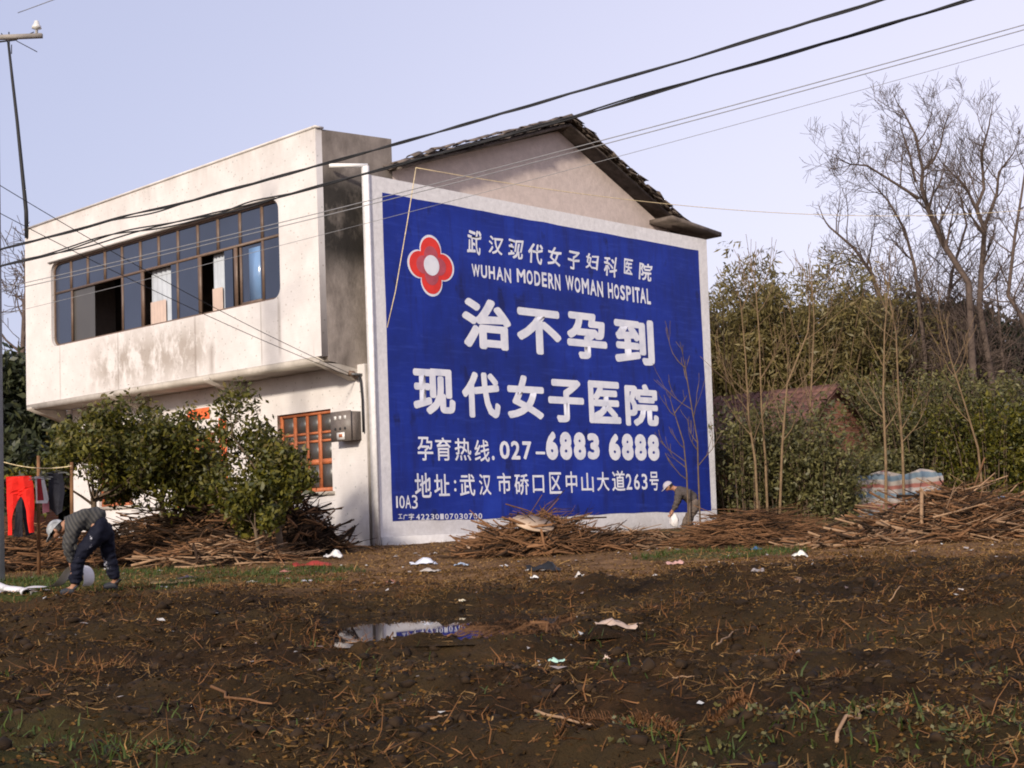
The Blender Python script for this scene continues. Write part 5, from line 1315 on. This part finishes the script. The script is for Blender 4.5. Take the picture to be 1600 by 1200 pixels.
def person(lab, base, J, seed, sweater, trousers, capm, with_mask=False):
    t_ = thing('person', base, lab, 'person')
    S1 = {k: v for k, v in J.items()}
    E = [('pelvis', 'waist'), ('waist', 'chest'), ('chest', 'neck'), ('neck', 'jaw'), ('jaw', 'head'), ('head', 'crownp')]
    for s_ in 'nf':
        E += [('chest', s_+'sh'), (s_+'sh', s_+'el'), (s_+'el', s_+'wr'), (s_+'wr', s_+'palm'), ('pelvis', s_+'hip'), (s_+'hip', s_+'kn'), (s_+'kn', s_+'an'), (s_+'an', s_+'toe')]
        d = (J[s_+'palm'][0]-J[s_+'wr'][0]).normalized(); sd_ = d.orthogonal().normalized(); n2 = d.cross(sd_)
        pm = J[s_+'palm'][0]
        for i, (o_, ln) in enumerate(((-.03, .055), (-.010, .065), (.010, .06), (.03, .045))):
            a, b = s_+'f%da' % i, s_+'f%db' % i
            S1[a] = (pm+d*.04+sd_*o_, .009); S1[b] = (pm+d*(.04+ln*.7)+sd_*o_*1.15+n2*ln*.5, .0075)
            E += [(s_+'palm', a), (a, b)]
        S1[s_+'t'] = (pm-d*.01+sd_*.052+n2*.02, .010); S1[s_+'t2'] = (pm+d*.03+sd_*.062+n2*.03, .008); E += [(s_+'palm', s_+'t'), (s_+'t', s_+'t2')]
    fw = J['facing']; S1.pop('facing')
    S1['nose'] = (J['head'][0]+fw*.105-J['updir']*.01, .012); E += [('head', 'nose')]; up = J['updir']; S1.pop('updir'); S1.pop('w_r')
    skin('body', S1, E, t_, M['skin'], 2)
    hd = J['head'][0]
    sdv = fw.cross(up).normalized()
    for s_ in (-1, 1):
        e = obj('ear', MB().tube([hd+sdv*s_*.078-up*.03, hd+sdv*s_*.092, hd+sdv*s_*.085+up*.03], [.010, .018, .010], 6), M['skin'], t_)
        obj('eye', MB().tube([hd+sdv*s_*.032+fw*.084+up*.015, hd+sdv*s_*.032+fw*.092+up*.015], [.012, .006], 8), M['hair'], t_)
    obj('mouth', MB().tube([hd+fw*.088-up*.055-sdv*.022, hd+fw*.095-up*.056, hd+fw*.088-up*.055+sdv*.022], .004, 5), M['maroon'], t_)
    g = lambda k, r: (J[k][0], r)
    # hair cap shell
    bm = bmesh.new(); bmesh.ops.create_uvsphere(bm, u_segments=16, v_segments=10, radius=1)
    rot = Matrix((sdv, fw, up)).transposed()
    def shell(name, sc, off, keep, mat, r=1):
        b2 = bm.copy(); geo = [v for v in b2.verts if not keep(v.co)]; bmesh.ops.delete(b2, geom=geo, context='VERTS')
        for v in b2.verts: v.co = (rot @ Vector((v.co.x*sc[0], v.co.y*sc[1], v.co.z*sc[2])))+hd+off-rootloc(t_)
        m_ = bpy.data.meshes.new(name); b2.to_mesh(m_); b2.free()
        for p_ in m_.polygons: p_.use_smooth = True
        m_.materials.append(mat); o = bpy.data.objects.new(name, m_); COL.objects.link(o); o.parent = t_; return o
    shell('hair', (.088, .105, .118), up*.008, lambda c: c.z > -.35 and (c.y < .35 or c.z > .62), M['hair'])
    shell('cap', (.096, .114, .104), up*.030, lambda c: c.z > -.02, capm)
    bm.free()
    b = MB(); nn = 9; v = []
    for i in range(nn):
        a = R_(-62+124*i/(nn-1)); v.append(tuple(hd+up*.035+sdv*math.sin(a)*.10+fw*math.cos(a)*.115)); v.append(tuple(hd+up*.022+sdv*math.sin(a)*.10+fw*(math.cos(a)*.115+.07*math.cos(a))))
    v2 = [tuple(Vector(q)+up*.006) for q in v]; N = len(v)
    b.add(v+v2, [(2*i, 2*i+1, 2*i+3, 2*i+2) for i in range(nn-1)]+[(N+2*i, N+2*i+2, N+2*i+3, N+2*i+1) for i in range(nn-1)]+[(2*i+1, N+2*i+1, N+2*i+3, 2*i+3) for i in range(nn-1)])
    obj('cap_peak', b, capm, t_)
    Sw = {'waist': (J['pelvis'][0].lerp(J['waist'][0], .12), J['w_r']*1.02), 'mid': (J['waist'][0], J['w_r']*1.06), 'chest': (J['chest'][0], J['w_r']*1.10), 'neck': (J['neck'][0].lerp(J['chest'][0], .25), .075)}
    E2 = [('waist', 'mid'), ('mid', 'chest'), ('chest', 'neck')]
    for s_ in 'nf':
        Sw[s_+'sh'] = (J[s_+'sh'][0], .098); Sw[s_+'el'] = (J[s_+'el'][0], .066); Sw[s_+'wr'] = (J[s_+'el'][0].lerp(J[s_+'wr'][0], .88), .047)
        E2 += [('chest', s_+'sh'), (s_+'sh', s_+'el'), (s_+'el', s_+'wr')]
    skin('sweater', Sw, E2, t_, sweater, 3, 0, .016)
    Tr = {'pelvis': (J['pelvis'][0], J['w_r']*.98), 'waist': (J['pelvis'][0].lerp(J['waist'][0], .75), J['w_r']*.97)}; E3 = [('pelvis', 'waist')]
    for s_ in 'nf':
        Tr[s_+'hip'] = (J[s_+'hip'][0], .122); Tr[s_+'th'] = (J[s_+'hip'][0].lerp(J[s_+'kn'][0], .5), .098); Tr[s_+'kn'] = (J[s_+'kn'][0], .080); Tr[s_+'ca'] = (J[s_+'kn'][0].lerp(J[s_+'an'][0], .5), .078); Tr[s_+'cu'] = (J[s_+'kn'][0].lerp(J[s_+'an'][0], .93), .072)
        E3 += [('pelvis', s_+'hip'), (s_+'hip', s_+'th'), (s_+'th', s_+'kn'), (s_+'kn', s_+'ca'), (s_+'ca', s_+'cu')]
    skin('trousers', Tr, E3, t_, trousers, 3, 0, .020)
    for s_ in 'nf':
        an, to = J[s_+'an'][0], J[s_+'toe'][0]; dr_ = (to-an); dr_.z = 0; dr_.normalize(); gzv = an.z-.085
        Sh = {'heel': (Vector((an.x, an.y, gzv+.045))-dr_*.05, (.045, .045)), 'mid': (Vector((an.x, an.y, gzv+.05))+dr_*.05, (.05, .045)), 'toe': (Vector((an.x, an.y, gzv+.035))+dr_*.16, (.045, .032)), 'top': (an+Vector((0, 0, .02)), .048)}
        skin('shoe', Sh, [('heel', 'mid'), ('mid', 'toe'), ('heel', 'top')], t_, M['shoe'], 2)
    return t_
def joints(px2, d, facing, updir, w_r=.15):
    J = {}
    for k, (x, y, dz, r) in px2.items(): J[k] = (V(x, y, d+dz), r)
    J['facing'] = facing.normalized(); J['updir'] = updir.normalized(); J['w_r'] = w_r; return J
bk_ = Vector((_F.x, _F.y, 0)).normalized(); up_ = Vector((0, 0, 1))
t = NT('striped_grey_sweater', .85, .12)
gm = t.n('NewGeometry'); dt = t.n('VectorMath', operation='DOT_PRODUCT'); t.l(gm.outputs['Position'], dt.inputs[0]); dt.inputs[1].default_value = tuple((rt*.9+up_*.55)); 
f = t.math('SINE', t.math('MULTIPLY', dt.outputs['Value'], 150))
M['sweater'] = t.color(t.mix(t.math('GREATER_THAN', f, .1), (0.040, 0.040, 0.042), (0.070, 0.067, 0.062)))
t = NT('paint_splashed_navy_trousers', .8, .2)
nz_ = t.noise(7, 7, .75, (1, 1, .7)); zz_ = t.xyz()[2]
aa_ = t.n('VectorMath', operation='DOT_PRODUCT'); t.l(t.n('NewGeometry').outputs['Position'], aa_.inputs[0]); aa_.inputs[1].default_value = tuple(rt)
M['trousers'] = t.color(t.mix(t.ramp(nz_, [(.62, 0.), (.66, .85)]), (0.005, 0.006, 0.015), (0.40, 0.40, 0.45)))
M['trousers_dark'] = simple('dark_work_trousers', (0.018, 0.018, 0.024), .3, 6, .85, .15, .2)
M['capcloth'] = simple('mottled_pale_cap', (0.27, 0.28, 0.29), .6, 18, .8, .2, .1)
dP = 16.8
J = joints({'pelvis': (161, 820, 0, .095), 'waist': (147, 808, 0, .095), 'chest': (122, 812, 0, .125), 'neck': (105, 818, 0, .05), 'jaw': (98, 824, 0, .06), 'head': (91, 829, 0, .085), 'crownp': (84, 827, 0, .06),
            'nsh': (115, 820, -.17, .042), 'nel': (106, 852, -.20, .04), 'nwr': (112, 884, -.12, .028), 'npalm': (116, 894, -.10, .03),
            'fsh': (117, 818, .17, .042), 'fel': (112, 850, .22, .04), 'fwr': (122, 883, .12, .028), 'fpalm': (126, 893, .10, .03),
            'nhip': (156, 832, -.10, .07), 'nkn': (124, 868, -.12, .06), 'nan': (116, 918, -.10, .04), 'ntoe': (98, 927, -.12, .035),
            'fhip': (164, 832, .10, .07), 'fkn': (170, 870, .16, .06), 'fan': (182, 909, .25, .04), 'ftoe': (166, 918, .25, .035)}, dP, -rt*.62-up_*.78, -rt*.78+up_*.62, .155)
person('worker bent double in a grey striped sweater, pale cap and paint splashed navy trousers', Vector((J['nan'][0].x, J['nan'][0].y, J['nan'][0].z-.09)), J, 1, M['sweater'], M['trousers'], M['capcloth'])
M['greyjacket'] = simple('drab_grey_jacket', (0.075, 0.062, 0.058), .3, 8, .85, .15, .2)
M['khaki'] = simple('worn_khaki_trousers', (0.11, 0.085, 0.07), .35, 8, .85, .15, .2)
M['palecap'] = simple('pale_lilac_cap', (0.36, 0.34, 0.38), .1, 8, .7, .2, .05)
dQ = 31.6
J = joints({'pelvis': (1086, 787, 0, .09), 'waist': (1079, 775, 0, .09), 'chest': (1064, 766, 0, .12), 'neck': (1054, 763, 0, .05), 'jaw': (1050, 762, 0, .06), 'head': (1045, 761, 0, .085), 'crownp': (1042, 757, 0, .06),
            'nsh': (1061, 771, -.17, .042), 'nel': (1057, 787, -.2, .04), 'nwr': (1051, 799, -.12, .028), 'npalm': (1049, 803, -.10, .03),
            'fsh': (1063, 770, .17, .042), 'fel': (1058, 787, .2, .04), 'fwr': (1050, 798, .12, .028), 'fpalm': (1048, 802, .10, .03),
            'nhip': (1084, 791, -.10, .07), 'nkn': (1077, 812, -.10, .06), 'nan': (1080, 838, -.08, .04), 'ntoe': (1072, 842, -.10, .035),
            'fhip': (1088, 791, .10, .07), 'fkn': (1072, 812, .10, .06), 'fan': (1068, 838, .12, .04), 'ftoe': (1060, 842, .10, .035)}, dQ, -rt*.8-up_*.6, -rt*.6+up_*.8, .15)
person('person stooping in pale cap and drab jacket before the blue panel', Vector((J['nan'][0].x, J['nan'][0].y, J['nan'][0].z-.09)), J, 2, M['greyjacket'], M['khaki'], M['palecap'])
# white bag in the hands of the stooping person
c = V(1053, 812, dQ-.05); rock('white_bag', c, .12, .10, .16, M['whitecloth'], 'limp white bag held low by the stooping person', 'bag', 8, 2)
# blue and white bundles at right by the heap
rock('blue_bundle', G(1562, 22, 0) + Vector((0, 0, V(1562, 780, 22).z-G(1562, 22).z)), .16, .12, .06, simple('faded_blue_cloth', (.30, .38, .5), .2, 8, .8, .2, .2), 'faded blue and white bundle on the right wood heap', 'bundle', 4)

# vinyl banner rolled out at the worker's feet
M['vinyl'] = simple('white_vinyl', (0.66, 0.64, 0.64), .08, 3, .45, .35, .1)
P0, P1 = on(-22, 918), on(42, 936)
VB = thing('vinyl_banner', P1, 'white vinyl sheet with a rolled end lying at the feet of the bent worker', 'vinyl sheet')
ax = (P1-P0).normalized(); pr = Vector((-ax.y, ax.x, 0)); b = MB(); v = []; nA = 44; nL = 8
for j in range(nL):
    f = j/(nL-1)
    for i in range(nA):
        q = i/(nA-1)*2*math.pi*2.2; r_ = .066-.022*i/(nA-1)
        c = P0.lerp(P1, f)+Vector((0, 0, .06)); v.append(tuple(c+pr*math.cos(q)*r_+Vector((0, 0, math.sin(q)*r_*.72+.012*math.sin(f*9)))))
b.add(v, [(j*nA+i, j*nA+i+1, (j+1)*nA+i+1, (j+1)*nA+i) for j in range(nL-1) for i in range(nA-1)])
obj('roll', b, M['vinyl'], VB, smooth=True)
prof = [(40, 930, .03), (58, 930, .045), (76, 932, .03), (90, 930, .05), (99, 926, .12), (105, 918, .20), (112, 910, .27), (124, 905, .30), (134, 909, .27), (140, 917, .18), (140, 927, .08), (134, 932, .04)]
b = MB(); v = []
for i, (x, y, h_) in enumerate(prof):
    c = on(x, 930); hh = c+Vector((0, 0, h_+.01)); 
    for s_ in (-.22, -.02, .22): v.append(tuple(hh+bk_*s_+Vector((0, 0, .05+.012*math.sin(i*1.3+s_*9)))))
b.add(v, [(i*3+k, i*3+k+1, (i+1)*3+k+1, (i+1)*3+k) for i in range(len(prof)-1) for k in range(2)])
v = []; n0 = 14
for i in range(n0):
    c = on(-70+128*i/(n0-1), 934+3*math.sin(i))
    for s_ in (-.02, .16, .34): v.append(tuple(c+bk_*s_+Vector((0, 0, .055+.022*math.sin(i*1.1+s_*9)))))
b.add(v, [(i*3+k, i*3+k+1, (i+1)*3+k+1, (i+1)*3+k) for i in range(n0-1) for k in range(2)])
o = obj('sheet', b, M['vinyl'], VB, smooth=True); sb_ = o.modifiers.new('s', 'SUBSURF'); sb_.levels = 2; sb_.render_levels = 2
